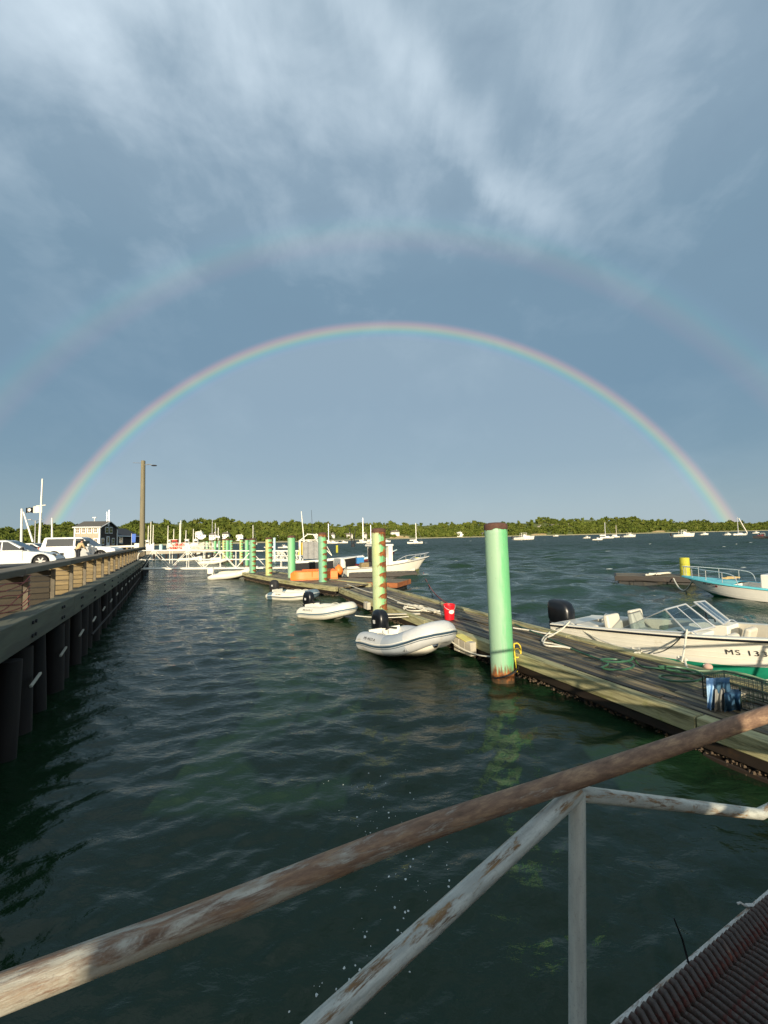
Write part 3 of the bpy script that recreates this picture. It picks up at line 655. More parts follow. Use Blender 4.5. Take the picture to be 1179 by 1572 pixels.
# ------------------------------------------------------------------ piles
def steel_pile(px, py, label, m, top=3.02, r=.225, seam=True, base=None, group='green steel piles', cap=True, tilt=0.0):
    b = base or G(px, py); t = thing('steel_pile', label, 'pile', (b.x, b.y, 0), ry=tilt, group=group)
    prof = [(r, -2.0)]+[(r*(1+.004*math.sin(z*9)), z) for z in np.linspace(0, top-.03, 24)]+[(r*.96, top-.02)]
    MB().lathe(prof, 32).build('shaft', m, t, smooth=True)
    if seam:
        pts = []
        zz = .05
        while zz < top-.12:
            a = zz/.34*2*PI; pts.append(((r+.001)*math.cos(a), (r+.001)*math.sin(a), zz)); zz += .34/20
        MB().tube(pts, .008, 5).build('weld_seam', m, t, smooth=True)
    if cap:
        rr = random.Random(label); n = 28; secs = []
        for k, (q, z) in enumerate(((r+.005, top-.06), (r+.008, top-.005), (r*.96, top+.03), (r*.55, top+.055), (.02, top+.06))):
            secs.append([(q*math.cos(2*PI*j/n)*(1+.015*rr.uniform(-1, 1)), q*math.sin(2*PI*j/n)*(1+.015*rr.uniform(-1, 1)), z-(rr.uniform(0, .035) if k == 0 else 0)) for j in range(n)])
        MB().loft(secs, closed=True, caps=True).build('cap', RUSTCAP, t, smooth=True)
    return t
steel_pile(772, 1043, 'tallest looking smooth mint green pile with a rust brown cap, nearest the camera', P_SMOOTH, 3.0, .222, seam=False, tilt=math.radians(-.55))
steel_pile(584, 958, 'green pile streaked with heavy orange rust spirals behind the nearest outboard motor', P_HEAVY, 3.07, .232)
steel_pile(496, 905, 'grey green pile with a rusty spiral right edge, between two dinghy motors', P_MED, 3.13, .24)
steel_pile(448, 897, 'clean bright green pile left of the upturned orange skiff', P_SMOOTH, 3.02, .24, seam=False)
steel_pile(413, 893, 'yellow and brown striped pile with rust spiral', P_YEL, 2.95, .23)
steel_pile(388, 888, 'green pile with brown right edge standing at the white inflatable bow', P_MED, 2.93, .24)
for px, py, tp, m, lab in ((379, 872, 2.95, P_SMOOTH, 'dark capped green pile just left of the pile at the white inflatable bow'), (370.5, 866, 3.0, P_YEL, 'yellowish far pile next to a narrow gap in the distant row'),
    (355, 862, 3.0, P_MED, 'right one of three touching green piles in the distant row'), (349, 862, 3.1, P_SMOOTH, 'middle one of three touching green piles in the distant row'), (344, 862, 3.1, P_YEL, 'pale left one of three touching green piles in the distant row'),
    (337, 853, 3.05, P_MED, 'green far pile just left of the three touching piles'), (330, 851, 3.1, P_SMOOTH, 'plain green far pile second from the left in the distant row'), (323, 846, 3.0, P_HEAVY, 'brown rusty thin pile in the distant row'), (317.5, 846, 3.0, P_SMOOTH, 'leftmost pale green pile of the distant row')):
    b = G(px, py); steel_pile(px, py, lab, m, tp, .235*(b.y/58)**.55, seam=False)
for px, py, top, lab, w in ((247, 852, 836, 'pale blue post at the left end of the far white gangway', 5), (291, 850, 838, 'pale blue post in front of the middle of the far white gangway', 4.5), (421.5, 862, 826, 'pale blue post between the striped pile and the bright green pile', 3.5)):
    b = G(px, py); z = D(px, top, b.y).z; r = w/2/FPX*b.y
    t = thing('wooden_post', lab, 'post', (b.x, b.y, 0), group='pale blue posts'); MB().lathe([(r, -1), (r, z), (r*.8, z+.03)], 14).build('shaft', LBLUE, t, smooth=True); MB().lathe([(r*1.15, z-.1), (r*1.15, z+.02), (r*.5, z+.06)], 14).build('cap', LBLUE, t, smooth=True)
for px, py, top, w, lab in ((1053, 896, 856, 13, 'yellow green mooring pile behind the turquoise boat bow'), (640, 872, 855.5, 6.5, 'small yellow green pile behind the white skiff bow'), (517.5, 849, 837, 3.5, 'thin yellow marker pile behind the white outboard')):
    b = G(px, py); z = D(px, top, b.y).z; r = w/2/FPX*b.y
    t = thing('mooring_pile', lab, 'pile', (b.x, b.y, 0), group='yellow mooring piles')
    MB().lathe([(r*1.05, -1.5), (r, z*.5), (r*.98, z-.02), (r*.9, z)], 20).build('shaft', YPILE, t, smooth=True)
    for f in (.45, .75): MB().lathe([(r*1.01, z*f-.02), (r*1.04, z*f), (r*1.01, z*f+.02)], 20).build('band', YPILE, t, smooth=True)

# ------------------------------------------------------------------ boats
def boat_shape(L, B, fs, fb, draft=.25, rake=.16, full=2.4, chine=.84, ch=.10, sp=1.8, cl=.62):
    def b(t): return B/2*(.90+.10*min(1, t/.35))*max(0.0, 1-max(0, (t-.42)/.58)**full)
    def zs(t): return fs+(fb-fs)*t**sp
    def pt(t, u):                            # u: 0 keel, .45 chine, 1 sheer (starboard = -y)
        bw = b(t); zk = -draft+(zs(1)*.96+draft)*max(0, (t-.70)/.30)**2.3; bc = bw*(chine-.45*max(0, t-.35)**1.3); zc = max(ch+(cl*fb)*max(0, t-.3)**2.4, zk+.001)
        x = t*L - rake*L*max(0, t-.6)/.4*(1-min(1, max(0, zs(t)-(zk if u == 0 else zc))/.001)*0)*0
        if u <= .45: q = u/.45; y = bc*q; z = zk+(zc-zk)*q**1.15; rr = 1-.5*q
        else: q = (u-.45)/.55; y = bc+(bw-bc)*q**.8; z = zc+(zs(t)-zc)*q; rr = .5*(1-q)
        xr = t*L - rake*L*rr*max(0, (t-.55)/.45)**1.5
        return xr, y, z
    return b, zs, pt
def hull(root, L, B, fs, fb, top, bottom, deck, rub=None, td=.72, floor=.12, w=.15, draft=.25, rake=.16, full=2.4, stripes=0, boot=None, liner=None, ns=26, chine=.88, tx=.03, sp=1.8, cl=.62, ch=.10, paint=.45):
    b, zs, pt = boat_shape(L, B, fs, fb, draft, rake, full, chine, ch, sp, cl)
    T = [1-(1-i/(ns-1))**1.25 for i in range(ns)]
    def strip(us, name, m, rep=None, off=0.0):
        mb = MB()
        for sg in (1, -1):
            mb.loft([[(x, sg*(y+off), z) for x, y, z in (pt(t, u) for u in us)] for t in T])
        return mb.build(name, m, rep or root, smooth=True)
    us_bot = [0, .1, .2, .3, .4, .45]+([.45+(paint-.45)*.5, paint] if paint > .45 else []); us_top = [paint+(1-paint)*k/8 for k in range(9)]
    h = strip(us_top, 'hull', top); strip(us_bot, 'hull_bottom', bottom)
    if boot is not None: strip([paint+.02, paint+.065], 'boot_stripe', boot, off=.006)
    for k in range(stripes):
        u = (.58 if paint < .5 else .73)+(.36 if paint < .5 else .24)*k/max(1, stripes-1)*.9
        mb = MB()
        for sg in (1, -1): mb.tube([(x, sg*(y+.002), z) for x, y, z in (pt(t, u) for t in T[:-1])], .0045, 4)
        mb.build('hull_lap', top, h, smooth=True)
    # transom
    sec = [pt(0, u) for u in us_bot+us_top[1:]]
    poly = [(x, y, z) for x, y, z in sec]+[(x, -y, z) for x, y, z in sec[::-1][:-1]]
    MB().add(poly, [tuple(range(len(poly)))]).build('transom', top, h)
    # gunwale cap, inner liner and floor
    def bi(t): return max(b(t)-w, 0.0) if t < td else 0.0
    TT = sorted(set([tx+(1-tx)*i/40 for i in range(41)]+[td-.004, td+.004]))
    mb = MB()
    for sg in (1, -1):
        mb.loft([[(t*L, sg*(b(t)+.004), zs(t)), (t*L, sg*b(t), zs(t)+.03), (t*L, sg*(bi(t)+(b(t)-bi(t))*.5), zs(t)+.045+.03*(t >= td)*b(t)), (t*L, sg*bi(t), zs(t)+.03+.05*(t >= td)*b(t))] for t in [0]+TT])
    x0 = tx*L; mb.add([(0, b(0), zs(0)+.03), (0, -b(0), zs(0)+.03), (x0, -b(tx), zs(tx)+.031), (x0, b(tx), zs(tx)+.031)], [(0, 1, 2, 3)])
    mb.build('gunwale', deck, root, smooth=True)
    Ti = [t for t in TT if t < td]; mb = MB(); lm = liner or deck
    for sg in (1, -1): mb.loft([[(t*L, sg*bi(t), zs(t)+.03), (t*L, sg*bi(t)*.97, floor)] for t in Ti])
    mb.loft([[(t*L, bi(t)*.97, floor), (t*L, -bi(t)*.97, floor)] for t in Ti])
    for t in (Ti[0], Ti[-1]): mb.add([(t*L, bi(t), zs(t)+.03), (t*L, -bi(t), zs(t)+.03), (t*L, -bi(t)*.97, floor), (t*L, bi(t)*.97, floor)], [(0, 1, 2, 3)])
    mb.build('cockpit_liner', lm, root)
    if rub is not None:
        mb = MB()
        for sg in (1, -1): mb.tube([(t*L, sg*(b(t)+.012), zs(t)-.012) for t in T], .022, 6)
        mb.build('rub_rail', rub, root, smooth=True)
    return b, zs, pt
def outboard(parent, x, y, z, s=1.0, cowl=None, big=False, tilt=0.0, sticker=None):
    """outboard motor clamped on a transom; cowl, leg, bracket, tiller, propeller"""
    cowl = cowl or BLACK; M = Matrix.Translation((x, y, z)) @ Matrix.Rotation(tilt, 4, 'Y') @ Matrix.Diagonal((s, s, s, 1))
    leg = MB(); leg.loft([[(-.20+dx, dy, zz) for dx, dy in ((-.10*k, -.05), (.09*k, -.055), (.09*k, .055), (-.10*k, .05))] for zz, k in ((.10, 1.2), (-.30, 1.0), (-.62, .9), (-.78, .8))], closed=True, caps=True)
    leg.loft([[(-.48+i*.10, .06*math.cos(a)*f, -.70+.06*math.sin(a)*f) for a in [k*PI/4 for k in range(8)]] for i, f in enumerate((.3, .9, 1, 1, .8, .3))], closed=True, caps=True)
    leg.box((-.30, 0, -.56), (.34, .20, .02))
    o = leg.build('outboard_motor', DARK, parent, smooth=True, mtx=M)
    c = MB(); pr = [(.0, .80, .0), (.10, 1.0, .02), (.28, 1.0, .03), (.42, .93, .035), (.52, .74, .03), (.57, .42, .02)]
    if big: pr = [(0, .9, 0), (.08, 1.05, .01), (.30, 1.05, .0), (.44, .95, -.03), (.50, .75, -.06), (.53, .35, -.08)]
    secs = []
    for zz, f, dx in pr:
        secs.append([(-.20+dx+f*.29*math.copysign(abs(math.cos(a))**.6, math.cos(a)), f*.185*math.copysign(abs(math.sin(a))**.6, math.sin(a)), .05+zz) for a in [2*PI*k/20 for k in range(20)]])
    c.loft(secs, closed=True, caps=True).build('cowl', cowl, o, smooth=True)
    MB().loft([[(-.20+f*.30*math.copysign(abs(math.cos(a))**.6, math.cos(a)), f*.19*math.copysign(abs(math.sin(a))**.6, math.sin(a)), zz) for a in [2*PI*k/20 for k in range(20)]] for zz, f in ((-.05, .75), (-.03, .92), (.05, .96), (.055, .85))], closed=True, caps=True).build('lower_cowl', DARK, o, smooth=True)
    MB().box((.0, 0, -.10), (.10, .22, .34)).box((.06, .09, .02), (.08, .03, .12)).box((.06, -.09, .02), (.08, .03, .12)).build('clamp_bracket', GREYM, o, bevel=.01)
    pp = MB()
    for k in range(3):
        a = k*2*PI/3; R = Matrix.Rotation(a, 3, 'X') @ Matrix.Rotation(.5, 3, 'Z')
        pp.box(Vector((-.52, 0, -.70))+Matrix.Rotation(a, 3, 'X') @ Vector((0, 0, .09)), (.015, .08, .15), M=R)
    pp.tube([(-.56, 0, -.70), (-.46, 0, -.70)], .03, 8).build('propeller', GREYM, o)
    if not big: MB().tube([(.05, .02, .08), (.25, .05, .16), (.55, .08, .17)], [.03, .024, .022], 8).build('tiller', DARK, o, smooth=True)
    if sticker: MB().box((-.17, -.199, .30), (.11, .006, .10)).build('cowl_sticker', sticker, o)
    return o
def inflatable(name, label, L, B, r, loc, rz, fabric, patch, strake, group='inflatable dinghies along the dock', motor=True, txt=None, cowl=None, bowlift=.16, tilt=(0, 0), ends=None, floorm=None, mz=.36, ms=.82):
    t = thing(name, label, 'dinghy', loc, rz, group, rx=tilt[0], ry=tilt[1])
    hw = B/2-r; z0 = r*.80
    path = [(0, -hw, z0-.03), (.12*L, -hw, z0), (.40*L, -hw, z0), (.62*L, -hw*.97, z0+bowlift*.18), (.78*L, -hw*.80, z0+bowlift*.5), (.90*L, -hw*.52, z0+bowlift*.85), (.955*L, -hw*.22, z0+bowlift)]
    half = smooth_path(path, 7); full = half+[Vector((p.x, -p.y, p.z)) for p in half[::-1]]
    rr = [r]*len(full); rr[0] = rr[-1] = r*.86
    b = MB().tube(full, rr, 20)
    for sg in (-1, 1):                       # cone ends
        e = Vector((0, sg*hw, z0-.03)); b.tube([e+Vector((.01, 0, 0)), e+Vector((-.05, 0, .005)), e+Vector((-.16, 0, .01)), e+Vector((-.24, 0, .012))], [r*.86, r*.84, r*.60, r*.30], 20)
    tubes = b.build('tubes', fabric, t, smooth=True)
    # contrasting panel wraps
    n = len(full)
    def wrap(i0, i1, m, f=1.008):
        MB().tube(full[i0:i1], [r*f]*(i1-i0), 20, cap=False).build('fabric_panel', m, tubes, smooth=True)
    for i0, i1, m in patch: wrap(i0, i1, m); wrap(n-i1, n-i0, m)
    # rub strake along the outer side
    cen = Vector((L*.42, 0, z0)); off = []
    for i, p in enumerate(full):
        a, c = full[max(i-1, 0)], full[min(i+1, n-1)]; d = (c-a).normalized(); out = Vector((d.y, -d.x, 0)).normalized(); off.append((p, out))
    for dz, rad, m in ((.0, .026, strake), (.052, .008, ALUW), (-.05, .008, strake)):
        MB().tube([p+o*math.sqrt(max(r*r-dz*dz, 0))*1.0+Vector((0, 0, dz)) for p, o in off], rad, 6).build('rub_strake', m, tubes, smooth=True)
    # rigid V hull
    V = []; xs = [0, .15, .3, .45, .6, .72, .82, .90]
    secs = []
    for q in xs:
        k = max(0, (q-.5)/.40); wv = (hw+.02)*(1-.86*k**2.2); zk = -.13+.20*k**3+bowlift*k*.35; zc = .06+.20*k**2
        secs.append([(q*L, wv, zc+.06), (q*L, wv*.9, zc-.02), (q*L, wv*.45, (zk+zc)/2-.03), (q*L, .0, zk), (q*L, -wv*.45, (zk+zc)/2-.03), (q*L, -wv*.9, zc-.02), (q*L, -wv, zc+.06)])
    MB().loft(secs).build('rigid_hull', CREAM, t, smooth=True)
    MB().loft([[(q*L, (hw)*(1-.80*max(0, (q-.5)/.4)**2.2), .12+.12*max(0, (q-.5)/.4)**2), (q*L, -(hw)*(1-.80*max(0, (q-.5)/.4)**2.2), .12+.12*max(0, (q-.5)/.4)**2)] for q in xs]).build('floor', floorm or fabric, t)
    MB().box((.05, 0, .21), (.05, 2*hw-r*1.2, .46)).build('transom', CREAM, t, bevel=.01)
    MB().box((.45*L, 0, z0+.10), (.22, 2*hw-r*.6, .045)).build('seat', fabric, t, bevel=.012)
    for sg in (-1, 1):
        MB().tube(smooth_path([(.30*L, sg*(hw), z0+r+.004), (.42*L, sg*(hw+.01), z0+r+.035), (.5*L, sg*hw, z0+r+.004), (.6*L, sg*(hw*.97+.01), z0+r+.05), (.70*L, sg*hw*.9, z0+r+.02)]), .012, 6).build('grab_line', ROPEW, t, smooth=True)
        MB().box((.80*L, sg*(hw*.78+r*.75), z0+.02), (.10, .05, .06)).build('towing_patch', GREYM, t, bevel=.01)
    if motor: outboard(t, -.01, 0, mz, ms, cowl or BLACK, sticker=mat('grey sticker', (.5, .5, .48), .5, var=.05))
    if txt:
        for sg in (-1,):
            M = Matrix.Translation((.28*L, sg*(hw+r*.90), z0+r*.58)) @ Matrix.Rotation(math.radians(48), 4, 'X')
            text('registration_number', txt, .105, INK, tubes, M, xs=1.15)
    return t
def uv(a, b): return math.atan2(b[1]-a[1], b[0]-a[0])
SLF = mat('pale slate panel', (.36, .40, .43), .55, var=.08)
inflatable('inflatable_dinghy', 'grey and white inflatable with black outboard and navy stripe, nearest the camera', 2.4, 1.72, .24, (-.06, 11.25, .0), math.radians(-58), TUBEW, [(17, 29, SLF)], NAVY, txt='MS 4423 A', bowlift=.36, tilt=(0, math.radians(-4)), mz=.30, ms=.95)
inflatable('inflatable_dinghy', 'cream white inflatable with small black outboard, between two rusty piles', 2.05, 1.35, .215, (-2.75, 15.7, -.0), math.radians(-41), TUBEC, [], TEALS, txt='MS 2175 C', bowlift=.16, tilt=(0, math.radians(-3)))
inflatable('inflatable_dinghy', 'white inflatable with navy blue ends, farthest left of the three motor dinghies', 2.35, 1.35, .20, (-5.35, 20.75, -.02), math.radians(-27), TUBEC, [(0, 8, TEALS), (32, 48, TEALS)], NAVY, txt='MS 861', bowlift=.14, cowl=DARK)
inflatable('inflatable_dinghy', 'white inflatable with raised bow under the near white gangway', 3.0, 1.40, .21, (-12.9, 31.6, .0), math.radians(7), TUBEC, [], CREAM, motor=True, bowlift=.34, cowl=CREAM, tilt=(0, math.radians(-3)))
inflatable('inflatable_dinghy', 'white inflatable half hidden behind the one with the raised bow', 2.9, 1.4, .21, (-13.6, 35.3, .0), math.radians(4), TUBEC, [], NAVY, motor=False, bowlift=.3)
for px, py, rz, lab in ((284, 861, 5, 'leftmost white tender in the far cluster seen through the gangway'), (306, 857, 12, 'white tender tied in the middle of the far cluster'), (318, 866, -4, 'largest white tender seen through the gangway truss'), (296, 852, 2, 'small white tender at the back of the far cluster'), (333, 860, 8, 'white tender tied by the three touching piles')):
    p = G(px-8, py); inflatable('inflatable_dinghy', lab, 3.3, 1.5, .22, (p.x, p.y, 0), math.radians(rz), TUBEC, [], CREAM, motor=px in (306, 318), bowlift=.3, cowl=CREAM, group='white tenders clustered beyond the gangway')

# bow rider on the right
def bowrider():
    t = thing('bow_rider', 'cream open motorboat with walk through windshield, green bottom and black outboard', 'motorboat', (4.90, 11.17, -.02), math.radians(-58.5))
    L, B = 5.9, 2.05
    b, zs, pt = hull(t, L, B, .55, 1.12, CREAM, GREENB, CREAM, BLACK, td=.90, floor=.20, w=.17, draft=.3, stripes=4, boot=WHITE, liner=SEATV, tx=.09, sp=1.05, cl=1.0, ch=.12, paint=.63, chine=.92)
    outboard(t, -.12, 0, .40, 1.12, BLACK, big=True)
    for sg in (1, -1):
        MB().box((.85, sg*.52, .50), (.45, .62, .34)).build('bench_seat', SEATV, t, bevel=.05, seg=3)
        MB().box((1.62, sg*.50, .42), (.50, .50, .22)).build('seat', SEATV, t, bevel=.05, seg=3)
        MB().box((1.36, sg*.50, .72), (.13, .50, .48), M=Matrix.Rotation(-.15, 3, 'Y')).build('seat_back', SEATV, t, bevel=.05, seg=3)
        # dash console under each windshield half
        y0, y1 = .30, b(.52)-.16
        MB().prism([(2.55, .22), (3.25, .22), (3.25, zs(.54)+.04), (2.85, zs(.5)+.09), (2.55, zs(.47)+.03)], sg*y0, sg*y1).build('dash_console', CREAM, t, bevel=.02)
        MB().box((4.15, sg*.48, .50), (1.0, .34, .30)).build('bow_cushion', SEATV, t, bevel=.05, seg=3)
        MB().box((3.55, sg*.44, .74), (.12, .40, .34), M=Matrix.Rotation(.25, 3, 'Y')).build('cushion_back', SEATV, t, bevel=.05, seg=3)
        # windshield half: front pane and side pane
        zb = zs(.53)+.06
        A = Vector((3.22, sg*.20, zb+.04)); Bq = Vector((3.06, sg*(b(.5)-.07), zb)); Ct = Vector((2.66, sg*(b(.45)-.15), zb+.37)); Dt = Vector((2.74, sg*.20, zb+.42))
        E = Vector((1.80, sg*(b(.30)-.07), zs(.30)+.05))
        def pane(name, pts):
            nrm = (pts[1]-pts[0]).cross(pts[-1]-pts[0]).normalized()*.004; n = len(pts)
            vs = [p-nrm for p in pts]+[p+nrm for p in pts]
            return MB().add(vs, [tuple(range(n))[::-1], tuple(range(n, 2*n))]+[(i, (i+1) % n, (i+1) % n+n, i+n) for i in range(n)]).build(name, SHGLASS, wf)
        fr = MB().tube([A, Bq, Ct, Dt, A], .020, 6).tube([Bq, E, Ct], .017, 6).tube([Bq.lerp(A, .55), Ct.lerp(Dt, .55)], .010, 6)
        wf = fr.build('windshield_frame', ALU, t, smooth=True)
        pane('front_pane', [A, Bq, Ct, Dt]); pane('side_pane', [Bq, E, Ct])
        MB().tube([(4.95, sg*.2, zs(.84)+.06), (5.0, sg*.2, zs(.84)+.1), (5.12, sg*.2, zs(.87)+.1), (5.17, sg*.2, zs(.87)+.06)], .012, 6).build('cleat', STEEL, t, smooth=True)
        MB().tube([(.35, sg*(b(.06)-.1), zs(.06)+.05), (.40, sg*(b(.06)-.1), zs(.06)+.10), (.55, sg*(b(.06)-.1), zs(.06)+.10), (.60, sg*(b(.06)-.1), zs(.06)+.05)], .012, 6).build('cleat', STEEL, t, smooth=True)
        MB().tube([(2.95, sg*(b(.5)-.1), zs(.5)+.05), (3.0, sg*(b(.5)-.1), zs(.5)+.09), (3.14, sg*(b(.52)-.1), zs(.52)+.09), (3.2, sg*(b(.52)-.1), zs(.52)+.05)], .012, 6).build('cleat', STEEL, t, smooth=True)
    MB().tube([Vector((2.92, .42+.15*math.cos(a), 1.0+.14*math.sin(a))) + Vector((.06*math.sin(a)*-1, 0, 0)) for a in [2*PI*k/16 for k in range(16)]], .013, 6, closed=True).build('steering_wheel', BLACK, t, smooth=True)
    x, y, z = pt(.70, .82); x2, y2, z2 = pt(.60, .82); x3, y3, z3 = pt(.70, .66)
    X = Vector((x-x2, -(y-y2), z-z2)).normalized(); U = Vector((x-x3, -(y-y3), z-z3)); U = (U-X*U.dot(X)).normalized()
    Nn = X.cross(U); M = Matrix((X, U, Nn)).transposed().to_4x4()
    adv = 0.0
    for chx in 'MS 1333 B':
        wd = {'M': .88, ' ': .40, '1': .62}.get(chx, .70)
        if chx != ' ': text('registration_letter', chx, .132, INK, t, Matrix.Translation(Vector((x, -y, z))+Nn*.016+X*((adv+wd/2-3.35)*.132*1.12)) @ M, xs=1.2)
        adv += wd
    return t
m = bpy.data.materials.new('clear windshield'); m.use_nodes = True; _t = NT(m.node_tree)
_g = _t.new('ShaderNodeBsdfGlossy', {'Color': (.9, .95, 1), 'Roughness': .03}); _tr = _t.new('ShaderNodeBsdfTransparent', {'Color': (.74, .80, .82)})
_fr = _t.math('MULTIPLY_ADD', _t.math('POWER', _t.new('ShaderNodeLayerWeight', {'Blend': .5}).outputs['Facing'], 4.0), .75, .05); _mx = _t.new('ShaderNodeMixShader', {0: _fr, 1: _tr.outputs[0], 2: _g.outputs[0]})
_o = _t.new('ShaderNodeOutputMaterial'); _t.l.new(_mx.outputs[0], _o.inputs[0]); SHGLASS = m
bow = bowrider()

def turquoise_boat():
    t = thing('skiff', 'white skiff with turquoise deck edge and steel bow rail, tied at the far raft', 'skiff', (16.15, 14.55, -.02), math.radians(121.5))
    L, B = 5.3, 2.0
    b, zs, pt = hull(t, L, B, .52, .80, WHITE, GREENB, TURQ, TURQ, td=.60, floor=.15, w=.20, draft=.2, stripes=2, liner=WHITE, full=2.6, boot=WHITE, chine=.94, cl=1.0)
    rl = .42
    for sg in (1, -1):
        P = [(t_*L, sg*(b(t_)-.07), zs(t_)+.05) for t_ in (.56, .66, .78, .90)]
        top = [P[0]]+[(P[0][0]+.12, P[0][1], P[0][2]+rl*.8)]+[(x, y, z+rl) for x, y, z in P[1:]]
        MB().tube(smooth_path(top+[(.985*L, sg*.10, zs(1)+rl+.03)], 5), .016, 6).build('bow_rail', STEEL, t, smooth=True)
        for x, y, z in P[1:]+[(.975*L, sg*.10, zs(1)+.04)]: MB().tube([(x, y, z), (x, y, z+rl)], .014, 6).build('rail_post', STEEL, t, smooth=True)
    MB().box((2.2, 0, .62), (.5, .7, .9)).build('console', WHITE, t, bevel=.05)
    x, y, z = pt(.80, .9); x2, y2, z2 = pt(.70, .9); X = Vector((x-x2, -(y-y2), z-z2)).normalized()
    for sg in (1,):
        x, y, z = pt(.76, .88); xa, ya, za = pt(.82, .88); xb, yb, zb = pt(.76, .7)
        X = Vector((x-xa, y-ya, z-za)).normalized(); U = Vector((x-xb, y-yb, z-zb)); U = (U-X*U.dot(X)).normalized(); Nn = X.cross(U)
        text('registration_number', 'MS 6470 L', .10, INK, t, Matrix.Translation(Vector((x, y, z))+Nn*.02) @ Matrix((X, U, Nn)).transposed().to_4x4(), xs=1.2)
        xc, yc, zc = pt(.705, .86); MB().box((xc, yc+.012, zc), (.07, .01, .07)).build('permit_sticker', MAROON, t)
    outboard(t, .03, 0, .45, 1.0, BLACK, big=True)
    return t
turquoise_boat()

def white_skiff():
    a, bb = Vector((-3.15, 31.1, 0)), Vector((3.6, 34.3, 0)); t = thing('work_skiff', 'long white work skiff with T-top, white outboard and bow rail behind the rusty pile', 'skiff', (a.x, a.y, -.02), uv(a, bb))
    L, B = (bb-a).length, 2.2
    b, zs, pt = hull(t, L, B, .62, 1.22, CREAM, CREAM, CREAM, DARK, td=.78, floor=.2, w=.18, draft=.25, full=2.2, stripes=1)
    outboard(t, .02, -.1, .60, 1.45, CREAM, big=True)
    MB().box((3.1, 0, .75), (.8, .8, 1.1)).build('console', WHITE, t, bevel=.05)
    MB().box((3.0, 0, 2.26), (1.7, 1.6, .15)).build('hard_top', WHITE, t, bevel=.03)
    for x in (2.35, 3.65):
        for y in (-.6, .6): MB().tube([(x, y, .6), (x, y*1.1, 2.25)], .035, 8).build('top_post', WHITE, t, smooth=True)
    MB().box((2.15, 0, .62), (.5, .9, .85)).build('leaning_seat', DARK, t, bevel=.05)
    MB().box((2.55, .2, 1.55), (.55, .7, 1.0)).build('rod_rack', DARK, t, bevel=.04); MB().box((3.62, -.5, 1.45), (.35, .5, 1.6)).build('side_panel', WHITE, t, bevel=.03)
    MB().box((1.55, -.45, .80), (.62, .45, .45)).build('fish_box', WOODPOST, t, bevel=.02)
    for sg in (1, -1):
        P = [(q*L, sg*(b(q)-.08), zs(q)+.05) for q in (.66, .76, .86, .95)]
        MB().tube(smooth_path([P[0]]+[(x, y, z+.28) for x, y, z in P[1:]]+[(L-.05, sg*.06, zs(1)+.33)], 4), .022, 6).build('bow_rail', STEEL, t, smooth=True)
        for x, y, z in P[1:]: MB().tube([(x, y, z), (x, y, z+.28)], .018, 6).build('rail_post', STEEL, t, smooth=True)
    return t
white_skiff()
p = D(552.5, 855, 31.6)
cl = thing('cooler', 'blue cooler with white lid standing in the white work skiff', 'cooler', (p.x, p.y, .9), .3)
MB().box((0, 0, .25), (.55, .42, .48)).build('body', BLUE, cl, bevel=.03); MB().box((0, 0, .535), (.58, .45, .08)).build('lid', WHITE, cl, bevel=.02)

def lobster_boat(label, a, bb, B, fs, fb, hm, cabin=True, top=WHITE):
    a, bb = Vector(a), Vector(bb); t = thing('lobster_boat', label, 'boat', (a.x, a.y, 0), uv(a, bb)); L = (bb-a).length
    b, zs, pt = hull(t, L, B, fs, fb, hm, hm, top, WHITE, td=.62, floor=.3, w=.2, draft=.3, full=2.3)
    if cabin:
        x0, x1 = .52*L, .72*L
        MB().loft([[(x, y*f, z) for y, z in ((-1, 0), (-.92, hh), (.92, hh), (1, 0))] for x, f, hh, z0 in ()]) if False else None
        MB().prism([(x0, fs+.2), (x1+.4, fs+.35), (x1, fs+1.55), (x0, fs+1.6)], -B*.33, B*.33).build('wheelhouse', WHITE, t, bevel=.03)
        MB().box(((x0+x1)/2-.3, 0, fs+1.66), (x1-x0+1.0, B*.78, .08)).build('roof', WHITE, t, bevel=.02)
        for sg in (1, -1): MB().box(((x0+x1)/2+.05, sg*B*.332, fs+1.15), ((x1-x0)*.7, .02, .45)).build('window', GLASS, t)
    return t
lobster_boat('maroon hulled boat whose bow shows right of the rusty pile', (-3.2, 42.5, 0), (1.25, 43.4, 0), 2.2, .7, 1.55, MAROON, cabin=False, top=LBLUE)
lb = lobster_boat('black hulled workboat with white sheer line lying behind the orange skiff', (-7.6, 34.6, 0), (-1.9, 36.7, 0), 2.3, .95, 1.30, DARK, cabin=False)
# white pipe frame with a hanging grey curtain
def canopy():
    c = D(481, 850, 36.5); t = thing('boat_canopy', 'white pipe canopy frame with hanging grey curtain on the black workboat', 'canopy', (c.x, c.y, 1.0), .25)
    for x in (-1.15, .95):
        for y in (-.7, .7): MB().tube([(x, y, 0), (x, y, 1.75)], .05, 8).build('frame_post', ALUW, t, smooth=True)
    MB().tube([(-1.15, -.7, 1.75), (-.5, -.7, 2.25), (.4, -.7, 2.2), (.95, -.7, 1.75), (-1.15, -.7, 1.75)], .04, 8).build('top_bar', ALUW, t, smooth=True)
    MB().tube([(-1.15, .7, 1.75), (.95, .7, 1.75), (1.5, -.7, .4), (.2, -.7, 1.75)], .035, 8).build('brace', ALUW, t, smooth=True)
    pts = [(x, -.62+.05*math.sin(x*13), 0) for x in np.linspace(-.95, .75, 30)]
    b = MB(); b.loft([[(x, y, z) for x, y, _ in pts] for z in (.15, .7, 1.2, 1.62)]); b.loft([[(x, y+.02, z) for x, y, _ in pts] for z in (.15, .7, 1.2, 1.62)]); b.build('curtain', CANVAS, t, smooth=True)
    return t
canopy()
p = D(461, 842, 36.0); oil = thing('oilskin', 'yellow oilskin jacket hanging from the canopy frame', 'jacket', (p.x, p.y, p.z-.55), .2)
